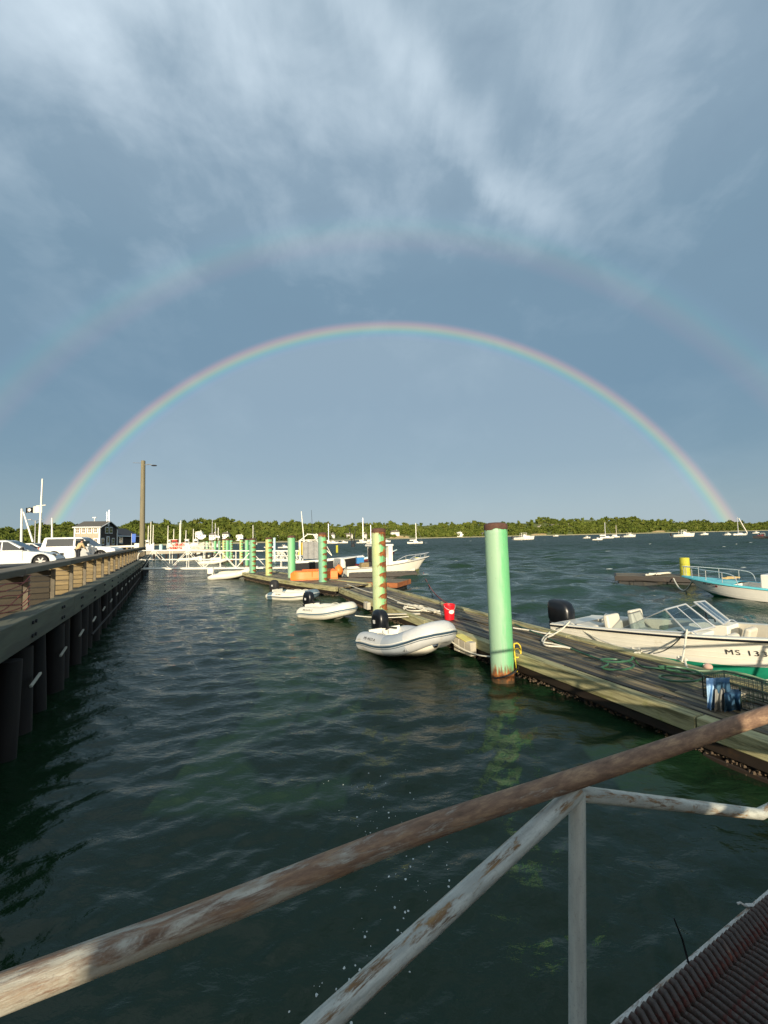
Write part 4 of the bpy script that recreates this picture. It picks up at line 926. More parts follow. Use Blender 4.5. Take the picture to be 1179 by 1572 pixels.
MB().loft([[(x*w_+z*.25, y*.5, z) for x, y in ((-.3, -.2), (.3, -.2), (.32, .2), (-.3, .2))] for z, w_ in ((0, .75), (.3, .7), (.8, .85), (1.02, .6), (1.1, .3))], closed=True, caps=True).build('body', YELLOW, oil, bevel=.03)
MB().tube([(.38, 0, .9), (.48, 0, .5), (.40, 0, .15)], [.12, .11, .09], 8).build('sleeve', YELLOW, oil, smooth=True)
def whip(name, label, px0, y0, px1, y1, Y, r, m, cat='mast', group=None):
    a, b = D(px0, y0, Y), D(px1, y1, Y); t = thing(name, label, cat, a, group=group)
    MB().tube([(0, 0, 0), (b-a)*.5, b-a], [r, r*.85, r*.6], 8).build('pole', m, t, smooth=True); MB().lathe([(r*2, -.1), (r*2, .1), (r*1.2, .2)], 10).build('base', m, t); return t
whip('antenna_mast', 'tall white leaning mast above the canopy frame', 467, 833, 462.5, 785, 36.8, .055, WHITE)
whip('fishing_rod', 'thin dark rod standing right of the tall white mast', 481, 838, 478, 783, 37.2, .022, DARK, 'fishing rod')
whip('outrigger', 'left dark outrigger pole rising over the white skiff T-top', 541, 838, 536, 809, 38, .05, DARK, 'outrigger', 'dark outriggers')
whip('outrigger', 'right dark outrigger pole with light tip over the white skiff T-top', 543, 838, 545.5, 811, 38, .05, DARK, 'outrigger', 'dark outriggers')

# upturned orange skiff on the dock
def orange_skiff():
    a, b = G(446, 890, DK), G(517, 887, DK); t = thing('upturned_skiff', 'orange plastic skiff lying upside down on the dock', 'skiff', (a.x, a.y, DK), uv(a, b)); L = (b-a).length
    secs = []
    for q in np.linspace(0, 1, 14):
        w = .62*(1-.45*max(0, (.25-q)/.25)**2.0); h = .50*(1-.30*max(0, (.08-q)/.08))
        secs.append([(q*L, y*w, z*h) for y, z in ((-1.08, 0), (-1.06, .10), (-.98, .12), (-.90, .90), (-.80, 1.0), (.80, 1.0), (.90, .90), (.98, .12), (1.06, .10), (1.08, 0))])
    MB().loft(secs, caps=True).build('hull', ORANGE, t, bevel=.02)
    for y in (-.3, .3): MB().box((L*.6, y, .535), (L*.7, .05, .03)).build('skid', ORANGE, t, bevel=.01)
    for x in (.45*L,): MB().box((x, -.60, .27), (.05, .03, .40), M=Matrix.Rotation(.12, 3, 'X')).build('rib', ORANGE, t, bevel=.01)
    MB().box((L-.02, 0, .25), (.08, 1.0, .34)).build('transom', ORANGE, t, bevel=.02)
    return t
orange_skiff()
p = G(517, 884, DK); ob = thing('buoy_heap', 'orange rounded buoy sitting at the end of the upturned skiff', 'buoy', (p.x+.1, p.y+.25, DK))
MB().lathe([(.05, 0), (.22, .08), (.30, .30), (.24, .52), (.10, .64), (.05, .70)], 16).build('ball', ORANGE, ob, smooth=True); MB().tube([(0, .05*math.cos(a), .72+.05*math.sin(a)) for a in [k*PI/6 for k in range(12)]], .018, 6, closed=True).build('eye', DARK, ob)
# ------------------------------------------------------------------ gangways of white truss
def truss_gangway(label, A, B, h, w, npan, r=.045, loop=True):
    A, B = Vector(A), Vector(B); t = thing('gangway', label, 'gangway', A); d = (B-A)/npan; hd = Vector((B.x-A.x, B.y-A.y, 0)).normalized(); nn = Vector((-hd.y, hd.x, 0)); U = Vector((0, 0, h))
    for k, sd in enumerate((0, w)):
        o = nn*sd
        MB().tube([A+o, B+o], r*1.5, 8).build('bottom_chord', ALUW, t, world=True, smooth=True)
        top = [A+o+U+d*.45] + [A+o+U+d*i for i in range(1, npan+1)]
        if loop:
            lp = [A+o+d*.30, A+o+U*.30+d*.02, A+o+U*.62-d*.02, A+o+U*.88+d*.10, A+o+U+d*.45]; MB().tube(smooth_path(lp, 5), r, 8).build('end_loop', ALUW, t, world=True, smooth=True)
        MB().tube(top, r, 8).build('top_rail', ALUW, t, world=True, smooth=True)
        MB().tube([A+o+U*.5+d*.15, B+o+U*.5], r*.7, 8).build('mid_rail', ALUW, t, world=True, smooth=True)
        for i in range(npan):
            MB().tube([A+o+d*(i+1), A+o+d*(i+1)+U], r*.7, 6).build('post', ALUW, t, world=True)
            a, b = (A+o+d*i, A+o+d*(i+1)+U) if i % 2 == 0 else (A+o+d*i+U, A+o+d*(i+1))
            if i == 0: a = A+o+d*.3
            MB().tube([a, b], r*.7, 6).build('diagonal', ALUW, t, world=True)
    n = int((B-A).length/.6)
    for i in range(n):
        p = A.lerp(B, (i+.5)/n); plank('tread', p+nn*.02, p+nn*(w-.02), .56, .04, ALUW, t)
    return t
a1 = D(206, 874, 32.0); b1 = D(455, 872, 35.8)
truss_gangway('near white truss gangway leading down from the quay to the floating dock', a1, b1, 1.42, 1.2, 10, .036)
a2 = D(256, 844, 72); b2 = D(326, 843.5, 74); truss_gangway('far white truss gangway behind the pale blue posts', a2, b2, 1.15, 1.3, 8, .04)
a3 = D(411, 861, 50); b3 = D(459, 861.5, 49); truss_gangway('white truss gangway behind the striped and bright green piles', a3, b3, 1.2, 1.1, 6, .036, loop=False)

# far pier with timber deck
def far_pier():
    c = D(222, 846, 70); t = thing('far_pier', 'long low timber pier with cream edge beyond the near gangway', 'pier', (c.x, c.y, 0))
    a = D(222, 843, 66); b = D(330, 846, 72); z = 1.25
    a.z = b.z = z
    plank('edge_beam', a, b, .3, .5, WOODPALE, t); d = (b-a); nn = Vector((-d.y, d.x, 0)).normalized()
    for k in range(6): plank('deck_board', a+nn*(.4+.42*k)+Vector((0, 0, .2)), b+nn*(.4+.42*k)+Vector((0, 0, .2)), .40, .06, WOODCAP, t)
    for k in range(12):
        p = a+d*(k+.5)/12; MB().lathe([(.16, -1), (.15, z-.2)], 10, (p.x, p.y, 0)).build('pile', CREO, t, world=True, smooth=True)
    return t
far_pier()

# ------------------------------------------------------------------ buildings on the quay
def wall_pt(px, py, p0, d):                   # point of a vertical wall plane through p0 along d seen at a pixel
    r = ray(px, py); n = Vector((d.y, -d.x, 0)); return Vector((0, 0, EYE)) + r*((Vector((p0.x, p0.y, 0)).dot(n))/(r.x*n.x+r.y*n.y))
def window(parent, p, d, w, h, out, panes=2, m=None):
    """double hung window proud of a wall: frame, glass, muntins"""
    R = Matrix((d, out, Vector((0, 0, 1)))).transposed()
    f = MB().box(p+out*.03, (w+.28, .08, h+.28), M=R).build('window', m or TRIM, parent, world=True)
    for sx in (-1, 1):
        for sz in (-1, 1):
            pane = MB().box(p+d*(sx*w/4)+Vector((0, 0, sz*h/4))+out*.065, (w/2-.05, .03, h/2-.05), M=R).build('pane', GLASS, f, world=False); pane.matrix_parent_inverse = (parent.matrix_basis @ f.matrix_parent_inverse).inverted() if False else Matrix.Identity(4)
    return f
def harbour_house():
    Y = 85.0; K = D(152.6, 838, Y); K.z = 0; dl = Vector((-.97, -.243, 0)).normalized(); dg = Vector((-.243, .97, 0)).normalized(); ol = Vector((.243, -.97, 0)).normalized(); og = Vector((.97, .243, 0)).normalized()
    t = thing('shingle_house', 'two storey shingled harbour building with white trimmed windows beyond the cars', 'building', (K.x, K.y, LOT))
    A = wall_pt(115, 820, K, dl); Bp = wall_pt(179.3, 820, K, dg); ll = (Vector((A.x, A.y, 0))-K).length; lg = (Vector((Bp.x, Bp.y, 0))-K).length
    ez = wall_pt(152.4, 809.0, K, dl).z; rz = wall_pt(167, 800.8, K, dg).z
    def P(u, v, z): q = K+dl*u+dg*v; return (q.x, q.y, z)
    MB().add([P(0, 0, 0), P(ll, 0, 0), P(ll, 0, ez), P(0, 0, ez)], [(0, 1, 2, 3)]).build('front_wall', SHINGLE, t, world=True)
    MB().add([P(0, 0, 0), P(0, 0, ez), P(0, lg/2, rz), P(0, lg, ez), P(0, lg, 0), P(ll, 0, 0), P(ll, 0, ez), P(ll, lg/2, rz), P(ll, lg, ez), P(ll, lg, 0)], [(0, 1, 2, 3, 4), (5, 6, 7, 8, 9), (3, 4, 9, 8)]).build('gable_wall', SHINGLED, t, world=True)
    rr = MB(); rs_ = (rz-ez)/(lg/2); e = .35
    for v0, v1 in ((-e, lg/2), (lg+e, lg/2)):
        z0 = ez-rs_*e; q = [Vector(P(-.3, v0, z0+.12)), Vector(P(ll+.3, v0, z0+.12)), Vector(P(ll+.3, v1, rz+.12)), Vector(P(-.3, v1, rz+.12))]; q2 = [x-Vector((0, 0, .14)) for x in q]
        rr.add(q+q2, [(0, 1, 2, 3), (7, 6, 5, 4), (0, 4, 5, 1), (1, 5, 6, 2), (2, 6, 7, 3), (3, 7, 4, 0)])
    roof = rr.build('roof', ROOFS, t, world=True)
    tr = MB()
    for v0 in (-e, lg+e): a, b = Vector(P(-.33, v0, ez-rs_*e+.02)), Vector(P(-.33, lg/2, rz+.02)); tr.tube([a, b], .10, 4)
    tr.tube([Vector(P(-.3, -e-.05, ez-rs_*e+.05)), Vector(P(ll+.3, -e-.05, ez-rs_*e+.05))], .12, 4)
    for u, v in ((0, 0), (ll, 0)): tr.box(Vector(P(u, v, ez/2+.5))+ol*.03+og*.03, (.28, .28, ez-1.2))
    tr.box(Vector(P(0, lg, ez/2+.5)), (.28, .28, ez-1.2)); tr.build('trim_boards', TRIM, t, world=True)
    for px, py in ((119.3, 814.3), (128.6, 814.2), (137.8, 814.0), (147.0, 813.8), (147.2, 831), (128.4, 830.4)):
        p = wall_pt(px, py, K, dl); window(t, p, dl, .55, 1.0, ol)
    for px, py, w_ in ((163.6, 814, .95), (170, 814, .95), (157.5, 831, .8), (173.4, 831, .8)):
        p = wall_pt(px, py, K, dg); window(t, p, dg, w_*1.5, 1.15, og)
    p = wall_pt(165.4, 831.5, K, dg); R = Matrix((dg, og, Vector((0, 0, 1)))).transposed()
    dr = MB().box(p+og*.04, (1.7, .08, 2.3), M=R).build('door', TRIM, t, world=True); MB().box(p+og*.09+Vector((0, 0, .4)), (.8, .03, 1.1), M=R).build('pane', GLASS, dr)
    p = wall_pt(166, 805.2, K, dg); MB().tube([p+og*.02, p+og*.1], .42, 14).build('round_vent', TRIM, t, world=True)
    for px, ya in ((164, 786), (167.5, 783)):
        p = Vector(P(.2, lg*.45, rz)); q = D(px, ya, p.y); MB().tube([D(px, 800.5, p.y), q], .05, 5).build('antenna', ALU, t, world=True)
    p = Vector(P(ll*.62, lg/2, rz)); MB().tube([p, p+Vector((0, 0, 1.0))], .06, 6).tube([p+Vector((-.4, 0, .9)), p+Vector((.4, 0, .9))], .12, 6).build('weather_vane', TRIM, t, world=True)
    # low black annex
    K2 = K+dg*(lg+.12)-og*.4; s = thing('annex', 'low black shingled annex with dark roof right of the two storey house', 'building', (K2.x, K2.y, LOT))
    e0 = wall_pt(180, 823.2, K2, dg).z; le = (wall_pt(215, 820, K2, dg)-K2); le.z = 0; le = le.length; wv = 7.0; rz2 = e0+2.2
    def P2(u, v, z): q = K2+dl*u+dg*v; return (q.x, q.y, z)
    MB().add([P2(0, 0, 0), P2(0, le, 0), P2(0, le, e0), P2(0, 0, e0), P2(wv, 0, 0), P2(wv, le, 0), P2(wv, le, e0), P2(wv, 0, e0)], [(0, 1, 2, 3), (4, 5, 6, 7), (0, 3, 7, 4), (1, 2, 6, 5)]).build('wall', SHINGLED, s, world=True)
    MB().add([P2(-.4, -.01, e0), P2(-.4, le+.4, e0), P2(wv/2, le+.4, rz2), P2(wv/2, -.01, rz2), P2(wv+.4, -.01, e0), P2(wv+.4, le+.4, e0)], [(0, 1, 2, 3), (3, 2, 5, 4), (0, 3, 4), (1, 5, 2)]).build('roof', ROOFD, s, world=True)
    MB().tube([Vector(P2(-.42, 0, e0)), Vector(P2(-.42, le+.4, e0))], .11, 4).build('fascia', TRIM, s, world=True)
    for px, py in ((185.3, 829.4), (205.5, 829.4)): window(s, wall_pt(px, py, K2, dg), dg, 2.1, 1.2, og)
    return t
harbour_house()
p = D(202, 832, 80); bn = thing('blue_banner', 'tall narrow blue banner on a pole in front of the black annex', 'banner', (p.x, p.y, LOT))
h_ = D(202, 819, 80).z-LOT; MB().tube([(0, 0, 0), (0, 0, h_)], .05, 6).build('pole', ALU, bn)
MB().loft([[(x, .08*math.sin(z*2+x*3), z) for x in (.05, .3, .6, .75)] for z in np.linspace(h_-1.7, h_-.1, 6)]).build('cloth', mat('blue banner cloth', (.06, .14, .48), .8), bn, smooth=True)

# cream barrier rail at the end of the lot
def barrier():
    a, b = D(139, 838.5, 50), D(214, 838, 46); a.z, b.z = 2.42, 2.5; t = thing('barrier_fence', 'cream wooden barrier fence at the end of the parking lot', 'fence', (a.x, a.y, LOT))
    plank('rail', a, b, .12, .22, ALUW, t); plank('rail', a-Vector((0, 0, .45)), b-Vector((0, 0, .45)), .10, .16, WOODPOST, t)
    for k in range(7):
        p = a.lerp(b, (k+.3)/7); plank('post', (p.x, p.y+.12, LOT), (p.x, p.y+.12, p.z+.08), .2, .2, WOODPOST, t, up=(1, 0, 0))
    p = D(212, 838, 44); MB().box((p.x, p.y, 2.15), (.5, .5, 1.3)).build('end_post', ALUW, t, world=True, bevel=.03)
barrier()

# ------------------------------------------------------------------ cars
def car(label, L, Hh, Wd, paint, loc, rz, suv=False, door_open=False, anchor=None, wf=.79):
    t = thing('parked_car', label, 'car', loc, rz, 'cars parked along the quay'); wr = .37 if suv else .34; xr, xf = .19*L, wf*L; hb = Hh*.60; gc = .24
    hw = Wd/2
    if anchor: t.location = Vector(loc) - Matrix.Rotation(rz, 3, 'Z') @ Vector(((xf if anchor == 'f' else xr), -hw+.1, 0))
    def arch(xc): return [(xc+(wr+.07)*math.cos(a), max(gc, wr+(wr+.07)*math.sin(a))) for a in np.linspace(PI, 0, 11)]
    if suv: outline = [(.02*L, .5), (.0, hb*.72), (.01*L, hb), (.70*L, hb*1.0), (.90*L, hb*.93), (.985*L, hb*.80), (L, .5), (.985*L, gc+.05)]
    else: outline = [(.02*L, .5), (.0, hb*.75), (.03*L, hb*1.02), (.68*L, hb*.98), (.86*L, hb*.86), (.97*L, hb*.68), (L, .45), (.985*L, gc+.05)]
    poly = outline + [(xf+wr+.08, gc)]+arch(xf)[::-1]+[(xf-wr-.08, gc), (xr+wr+.08, gc)]+arch(xr)[::-1]+[(xr-wr-.08, gc), (.03*L, gc+.05)]
    body = MB().prism(poly, -hw, hw).build('body', paint, t, bevel=.045, seg=3)
    # greenhouse with tumblehome
    if suv: lo = [(.02*L, hb-.02), (.70*L, hb-.02)]; hi = [(.055*L, Hh), (.52*L, Hh)]
    else: lo = [(.03*L, hb-.02), (.72*L, hb-.03)]; hi = [(.17*L, Hh*.985), (.47*L, Hh)]
    def cabin(o, z0, z1, f0=0.0, f1=1.0):
        def lerp(p, q, f): return (p[0]+(q[0]-p[0])*f, p[1]+(q[1]-p[1])*f)
        return lerp(lo[0], hi[0], f0), lerp(lo[1], hi[1], f0), lerp(lo[0], hi[0], f1), lerp(lo[1], hi[1], f1)
    yb, yt = hw-.05, hw*.80; secs = []
    for f, y in ((0, yb), (.5, (yb+yt)/2+.015), (.92, yt+.01), (1.0, yt-.07)):
        ax = lo[0][0]+(hi[0][0]-lo[0][0])*f+(0.05 if f == 1 else 0); bx = lo[1][0]+(hi[1][0]-lo[1][0])*f-(0.05 if f == 1 else 0); z = lo[0][1]+(hi[0][1]-lo[0][1])*f
        secs.append([(ax, -y, z), (bx, -y, z), (bx, y, z), (ax, y, z)])
    cab = MB().loft(secs, closed=True, caps=True).build('roof', paint, t, bevel=.05, seg=3)
    # side glass: quads proud of the tumblehome
    def side(x0l, x1l, x0h, x1h, name='side_window'):
        for sg in (-1, 1):
            def y_at(f): return (yb+(yt+.01-yb)*f/.92)+.032
            z = lambda f: lo[0][1]+(hi[0][1]-lo[0][1])*f
            f0, f1 = .10, .84; vs = [(x0l, sg*y_at(f0), z(f0)), (x1l, sg*y_at(f0), z(f0)), (x1h, sg*y_at(f1), z(f1)), (x0h, sg*y_at(f1), z(f1))]
            vs += [(x, y-sg*.03, zz) for x, y, zz in vs]
            MB().add(vs, [(0, 1, 2, 3), (7, 6, 5, 4), (0, 4, 5, 1), (1, 5, 6, 2), (2, 6, 7, 3), (3, 7, 4, 0)]).build(name, GLASS, t)
    def xb(f): return lo[0][0]+(hi[0][0]-lo[0][0])*f
    def xfw(f): return lo[1][0]+(hi[1][0]-lo[1][0])*f
    if suv:
        side(xb(.1)+.30, .43*L, xb(.84)+.22, .43*L, 'rear_side_window'); side(.455*L, xfw(.1)-.16, .455*L, xfw(.84)-.10, 'front_side_window')
    else:
        side(xb(.1)+.42, .42*L, xb(.84)+.18, .42*L, 'rear_side_window'); side(.435*L, xfw(.1)-.22, .435*L, xfw(.84)-.12, 'front_side_window')
    def end_glass(f0, f1, front):
        X = xfw if front else xb; o = .014 if front else -.014; y0, y1 = yb-.12, yt-.08; z = lambda f: lo[0][1]+(hi[0][1]-lo[0][1])*f
        vs = [(X(f0)+o, -y0, z(f0)+.012), (X(f0)+o, y0, z(f0)+.012), (X(f1)+o, y1, z(f1)+.012), (X(f1)+o, -y1, z(f1)+.012)]; vs += [(x-o*2.2, y, zz-.03) for x, y, zz in vs]
        MB().add(vs, [(0, 1, 2, 3), (7, 6, 5, 4), (0, 4, 5, 1), (1, 5, 6, 2), (2, 6, 7, 3), (3, 7, 4, 0)]).build('windscreen' if front else 'rear_window', GLASS, t)
    end_glass(.10, .88, True); end_glass(.14, .84, False)
    for xc in (xr, xf):
        for sg in (-1, 1):
            y = sg*(hw-.11)
            wl = MB().lathe([(wr*.62, -.10), (wr*.93, -.11), (wr, -.07), (wr, .07), (wr*.93, .11), (wr*.62, .10)], 28).build('wheel', TYRE, t, smooth=True, mtx=Matrix.Translation((xc, y, wr)) @ Matrix.Rotation(PI/2, 4, 'X'))
            rim = MB()
            for k in range(6):
                a = k*PI/3; rim.box((wr*.34*math.cos(a), wr*.34*math.sin(a), -sg*-.0), (wr*.62, .07, .215), rz=a)
            rim.lathe([(wr*.16, -.112), (wr*.16, .112)], 12).tube([(wr*.60*math.cos(a), wr*.60*math.sin(a), 0) for a in [k*PI/10 for k in range(20)]], .03, 6, closed=True)
            rim.build('rim', RIM, wl)
            MB().lathe([(wr*1.15, -.02), (wr*1.15, .02)], 24).build('wheel_well', DARK, t, mtx=Matrix.Translation((xc, sg*(hw-.24), wr+.02)) @ Matrix.Rotation(PI/2, 4, 'X'))
    for sg in (-1, 1):
        MB().box((.645*L, sg*(hw+.10), hb+.12), (.14, .22, .16)).build('mirror', DARK if not suv else paint, t, bevel=.04)
        MB().box((.985*L-.08, sg*(hw-.22), hb*.72), (.16, .34, .14)).build('headlight', GLASS, t, bevel=.03); MB().box((.03, sg*(hw-.12), hb*.88), (.10, .22, .28)).build('tail_light', REDL, t, bevel=.03)
        for x in (.30*L, .50*L): MB().box((x, sg*(hw+.012), hb*.86), (.20, .03, .035)).build('door_handle', paint, t, bevel=.01)
        for x in (.42*L, .645*L): MB().box((x, sg*(hw+.001), (hb+.35)/2+.05), (.012, .006, hb-.40)).build('door_seam', DARK, t)
    if door_open:
        dM = Matrix.Translation((.66*L, -hw-.01, 0)) @ Matrix.Rotation(math.radians(40), 4, 'Z')
        dd = MB().box((-.52, -.04, (hb+.30)/2), (1.04, .09, hb-.30)).build('open_door', paint, t, bevel=.03, mtx=dM)
        MB().box((-.50, -.035, hb+.22), (.86, .03, .42)).build('door_glass', GLASS, dd)
        MB().box((.555*L, -hw+.03, hb*.62), (.95, .10, hb*.78)).build('door_opening', DARK, t, bevel=.02)
    return t
p = D(63, 860, 24.0)
car('silvery white crossover nearest the camera, cut by the left frame edge', 4.4, 1.60, 1.84, CARS, (p.x, p.y, LOT), math.radians(24), anchor='f', wf=.83)
p = D(83, 857, 30.5); car('white boxy four wheel drive with open front door', 4.9, 1.80, 1.92, CARW, (p.x, p.y, LOT), math.radians(16), suv=True, door_open=True, anchor='r')
p = D(20, 850, 42); car('white car mostly hidden behind the silvery crossover', 4.5, 1.50, 1.8, CARW, (p.x, p.y, LOT), math.radians(8))

# ------------------------------------------------------------------ people
def person(label, loc, rz, top, legs, lean=0.0, arms='down', Ht=1.68, cap=None):
    t = thing('person', label, 'person', loc, rz); k = Ht/1.7
    def skin(name, verts, edges, rad, m, root=0, sub=1):
        me = bpy.data.meshes.new(name); me.from_pydata([tuple(Vector(v)*k) for v in verts], edges, []); o = bpy.data.objects.new(name, me); COL.objects.link(o); o.parent = t; me.materials.append(m)
        s = o.modifiers.new('skin', 'SKIN'); s.use_smooth_shade = True
        for i, v in enumerate(me.skin_vertices[0].data): v.radius = (rad[i][0]*k, rad[i][1]*k) if isinstance(rad[i], tuple) else (rad[i]*k, rad[i]*k); v.use_root = i == root
        if sub: q = o.modifiers.new('sub', 'SUBSURF'); q.levels = q.render_levels = sub
        return o
    def L(v):                                # lean the upper body forward (+x) about the hips
        v = Vector(v); d = v-Vector((0, 0, .92)); c, s = math.cos(lean), math.sin(lean); return (d.x*c+d.z*s, v.y, .92-d.x*s+d.z*c)
    if arms == 'down': A = [((0.02, .23, 1.16), (.10, .22, .92)), ((.02, -.23, 1.16), (.10, -.22, .92))]
    elif arms == 'reach': A = [((.20, .22, 1.20), (.44, .16, 1.22)), ((.18, -.24, 1.18), (.40, -.20, 1.10))]
    else: A = [((.10, .28, 1.15), (.30, .12, 1.30)), ((.10, -.28, 1.15), (.30, -.12, 1.30))]
    V = [(0, 0, .92), L((0, 0, 1.10)), L((0, 0, 1.32)), L((.01, 0, 1.42)), L((.03, 0, 1.50)), L((.04, 0, 1.58)), L((.045, 0, 1.66)),
         L((0, .17, 1.38)), L(A[0][0]), L(A[0][1]), L((0, -.17, 1.38)), L(A[1][0]), L(A[1][1]), (0, .09, .86), (.02, .10, .48), (-.01, .10, .07), (.12, .11, .03), (0, -.09, .86), (.02, -.10, .48), (-.01, -.10, .07), (.12, -.11, .03)]
    E = [(0, 1), (1, 2), (2, 3), (3, 4), (4, 5), (5, 6), (2, 7), (7, 8), (8, 9), (2, 10), (10, 11), (11, 12), (0, 13), (13, 14), (14, 15), (15, 16), (0, 17), (17, 18), (18, 19), (19, 20)]
    Rr = [(.12, .15), (.11, .14), (.12, .17), .07, .055, (.085, .075), (.075, .065), .06, .048, .032, .06, .048, .032, .09, .06, .042, .035, .09, .06, .042, .035]
    skin('body', V, E, Rr, SKIN)
    q = [L((0, 0, .86)), V[1], V[2], L((0, 0, 1.40)), V[7], V[8], Vector(V[8]).lerp(Vector(V[9]), .88), V[10], V[11], Vector(V[11]).lerp(Vector(V[12]), .88)]
    skin('jacket', q, [(0, 1), (1, 2), (2, 3), (2, 4), (4, 5), (5, 6), (2, 7), (7, 8), (8, 9)], [(.16, .19), (.145, .175), (.145, .195), .09, .085, .068, .056, .085, .068, .056], top, 1)
    q = [(0, 0, .93), V[13], V[14], (-.01, .10, .12), V[17], V[18], (-.01, -.10, .12)]
    skin('trousers', q, [(0, 1), (1, 2), (2, 3), (0, 4), (4, 5), (5, 6)], [(.14, .17), .105, .078, .07, .105, .078, .07], legs, 0)
    for sg in (1, -1): MB().loft([[(x*k, (sg*.105+y)*k, z*k) for y, z in ((-.05*f, .0), (-.045*f, .07*h_), (.045*f, .07*h_), (.05*f, .0))] for x, f, h_ in ((-.08, .7, 1.2), (-.03, 1, 1.5), (.08, 1, 1.0), (.17, .8, .7), (.20, .4, .4))], closed=True, caps=True).build('shoe', DARK, t, smooth=True)
    hd = Vector(L((.045, 0, 1.635)))*k; hb = MB()
    hb.loft([[(hd.x-.012+.108*f*math.cos(a)-(.02 if math.cos(a) > .2 else 0), hd.y+.088*f*math.sin(a), hd.z+z) for a in [2*PI*i/14 for i in range(14)]] for z, f in ((-.06, .55), (-.03, .88), (.02, 1.02), (.07, .95), (.11, .6), (.125, .15))], closed=True, caps=True).build('hair', HAIR, t, smooth=True)
    hb = MB(); hb.loft([[(hd.x+.085+.018*s_, hd.y+y*.016, hd.z-.03+z) for y in (-1, 0, 1)] for z, s_ in ((.03, .2), (0, .8), (-.02, 1.1), (-.03, .3))]).build('nose', SKIN, t, smooth=True)
    for i, e in ((9, 8), (12, 11)):          # palm with four unequal fingers and a thumb
        w = Vector(V[i]); d = (w-Vector(V[e])).normalized(); u = d.cross(Vector((0, 0, 1))); u = u.normalized() if u.length > .1 else Vector((0, 1, 0)); n = u.cross(d); sgn = 1 if w.y > 0 else -1
        vs = [w-d*.01, w+d*.06]; es = [(0, 1)]; rd = [.026, (.020, .036)]
        for j, ln in enumerate((.062, .075, .068, .050)):
            o_ = u*(.027-.018*j); b0 = w+d*.075+o_; i0 = len(vs); vs += [b0, b0+d*ln*.55-n*.008, b0+d*ln-n*.03]; es += [(1, i0), (i0, i0+1), (i0+1, i0+2)]; rd += [.009, .0085, .007]
        i0 = len(vs); vs += [w+d*.02+u*.035*1, w+d*.05+u*.055-n*.012, w+d*.075+u*.05-n*.03]; es += [(0, i0), (i0, i0+1), (i0+1, i0+2)]; rd += [.012, .010, .008]
        skin('hand', vs, es, rd, SKIN, 1)
    return t
p = D(119.5, 850, 29.6); person('person in a tan jacket leaning into the open car door', (p.x, p.y, LOT), math.radians(70), TAN, TROU, lean=.40, arms='reach', Ht=1.66)

# ------------------------------------------------------------------ poles on the quay
def utility_pole():
    p = D(218, 845, 42.5); t = thing('utility_pole', 'tall wooden utility pole with a street lamp arm at the end of the quay', 'utility pole', (p.x, p.y, LOT)); h = D(217.3, 707.5, 42.5).z-LOT
    MB().lathe([(.25, -.02), (.24, h*.3), (.22, h*.7), (.20, h), (.12, h+.03)], 18).build('shaft', POLEW, t, smooth=True)
    MB().tube(smooth_path([(.2, -.05, h-.42), (.7, -.1, h-.40), (1.05, -.15, h-.52)], 4), .045, 8).build('lamp_arm', GREYM, t, smooth=True)
    MB().loft([[(1.0+x, -.15+y*.13*f, h-.56+z*f) for y, z in ((-1, 0), (-.7, .09), (.7, .09), (1, 0), (.7, -.04), (-.7, -.04))] for x, f in ((-.05, .5), (.12, 1), (.38, .9), (.48, .4))], closed=True, caps=True).build('lamp_head', DARK, t, smooth=True)
    MB().tube([(-.2, 0, h-.22), (-1.1, .1, h-.16)], .025, 6).build('side_arm', GREYM, t, smooth=True)
utility_pole()
def flagpole():
    p = D(60, 834, 55); t = thing('flagpole', 'white yacht style flagpole with yard and two flags flying', 'flagpole', (p.x, p.y, LOT)); q = D(65.2, 735, 55)-t.location
    MB().tube([(0, 0, 0), q*.45, q], [.16, .13, .09], 10).build('mast', WHITE, t, smooth=True); y = q*((D(63, 776, 55).z-LOT)/q.z)
    MB().tube([y+Vector((-.65, 0, -.05)), y+Vector((.65, 0, .05))], .06, 8).build('yard', WHITE, t, smooth=True)
    def flag(o, w_, h_, m, ph):
        f = MB(); 
        for off in (0, .02): f.loft([[(o.x-w_*i/12, o.y+off+.13*math.sin(i*.8+ph), o.z-h_*j/5-.03*math.sin(i*.7)) for i in range(13)] for j in range(6)])
        return f.build('flag', m, t, smooth=True)
    f2 = flag(y+Vector((.15, -.15, -.1)), .95, .85, WHITE, 1.0); f1 = flag(y+Vector((-.75, -.15, -.25)), 1.1, .68, BLACK, 0.0)
    o = y+Vector((-1.27, -.17, -.58)); MB().tube([o+Vector((0, -.12, 0)), o+Vector((0, -.15, 0))], .21, 16).build('roundel', WHITE, f1, smooth=True)
flagpole()
def crane():
    p = D(33, 833, 58); t = thing('mast_crane', 'white mast crane with slanting boom at the left edge of the lot', 'crane', (p.x, p.y, LOT)); top = D(33.6, 781, 58)-t.location; b0 = D(36, 786, 58)-t.location; b1 = D(50.5, 832, 58)-t.location
    MB().tube([(0, 0, 0), top], [.17, .13], 10).build('mast', WHITE, t, smooth=True); MB().tube([b0, b1], [.10, .13], 8).build('boom', WHITE, t, smooth=True); MB().box((0, 0, .3), (.7, .7, .6)).build('base', GREYM, t, bevel=.03)
crane()
def lot_lamp():
    p = D(53.5, 833, 64); t = thing('lot_lamp', 'twin armed lamp post between the crane and the flagpole', 'lamp post', (p.x, p.y, LOT)); h = D(53.5, 799, 64).z-LOT
    MB().tube([(0, 0, 0), (0, 0, h)], [.10, .07], 8).build('pole', GREYM, t, smooth=True)
    for sg in (-1, 1): MB().tube([(0, 0, h-.25), (sg*.5, 0, h+.1), (sg*.95, 0, h+.12)], .04, 6).build('arm', GREYM, t, smooth=True); MB().box((sg*.85, 0, h+.14), (.5, .25, .10)).build('lamp_head', ALU, t, bevel=.02)
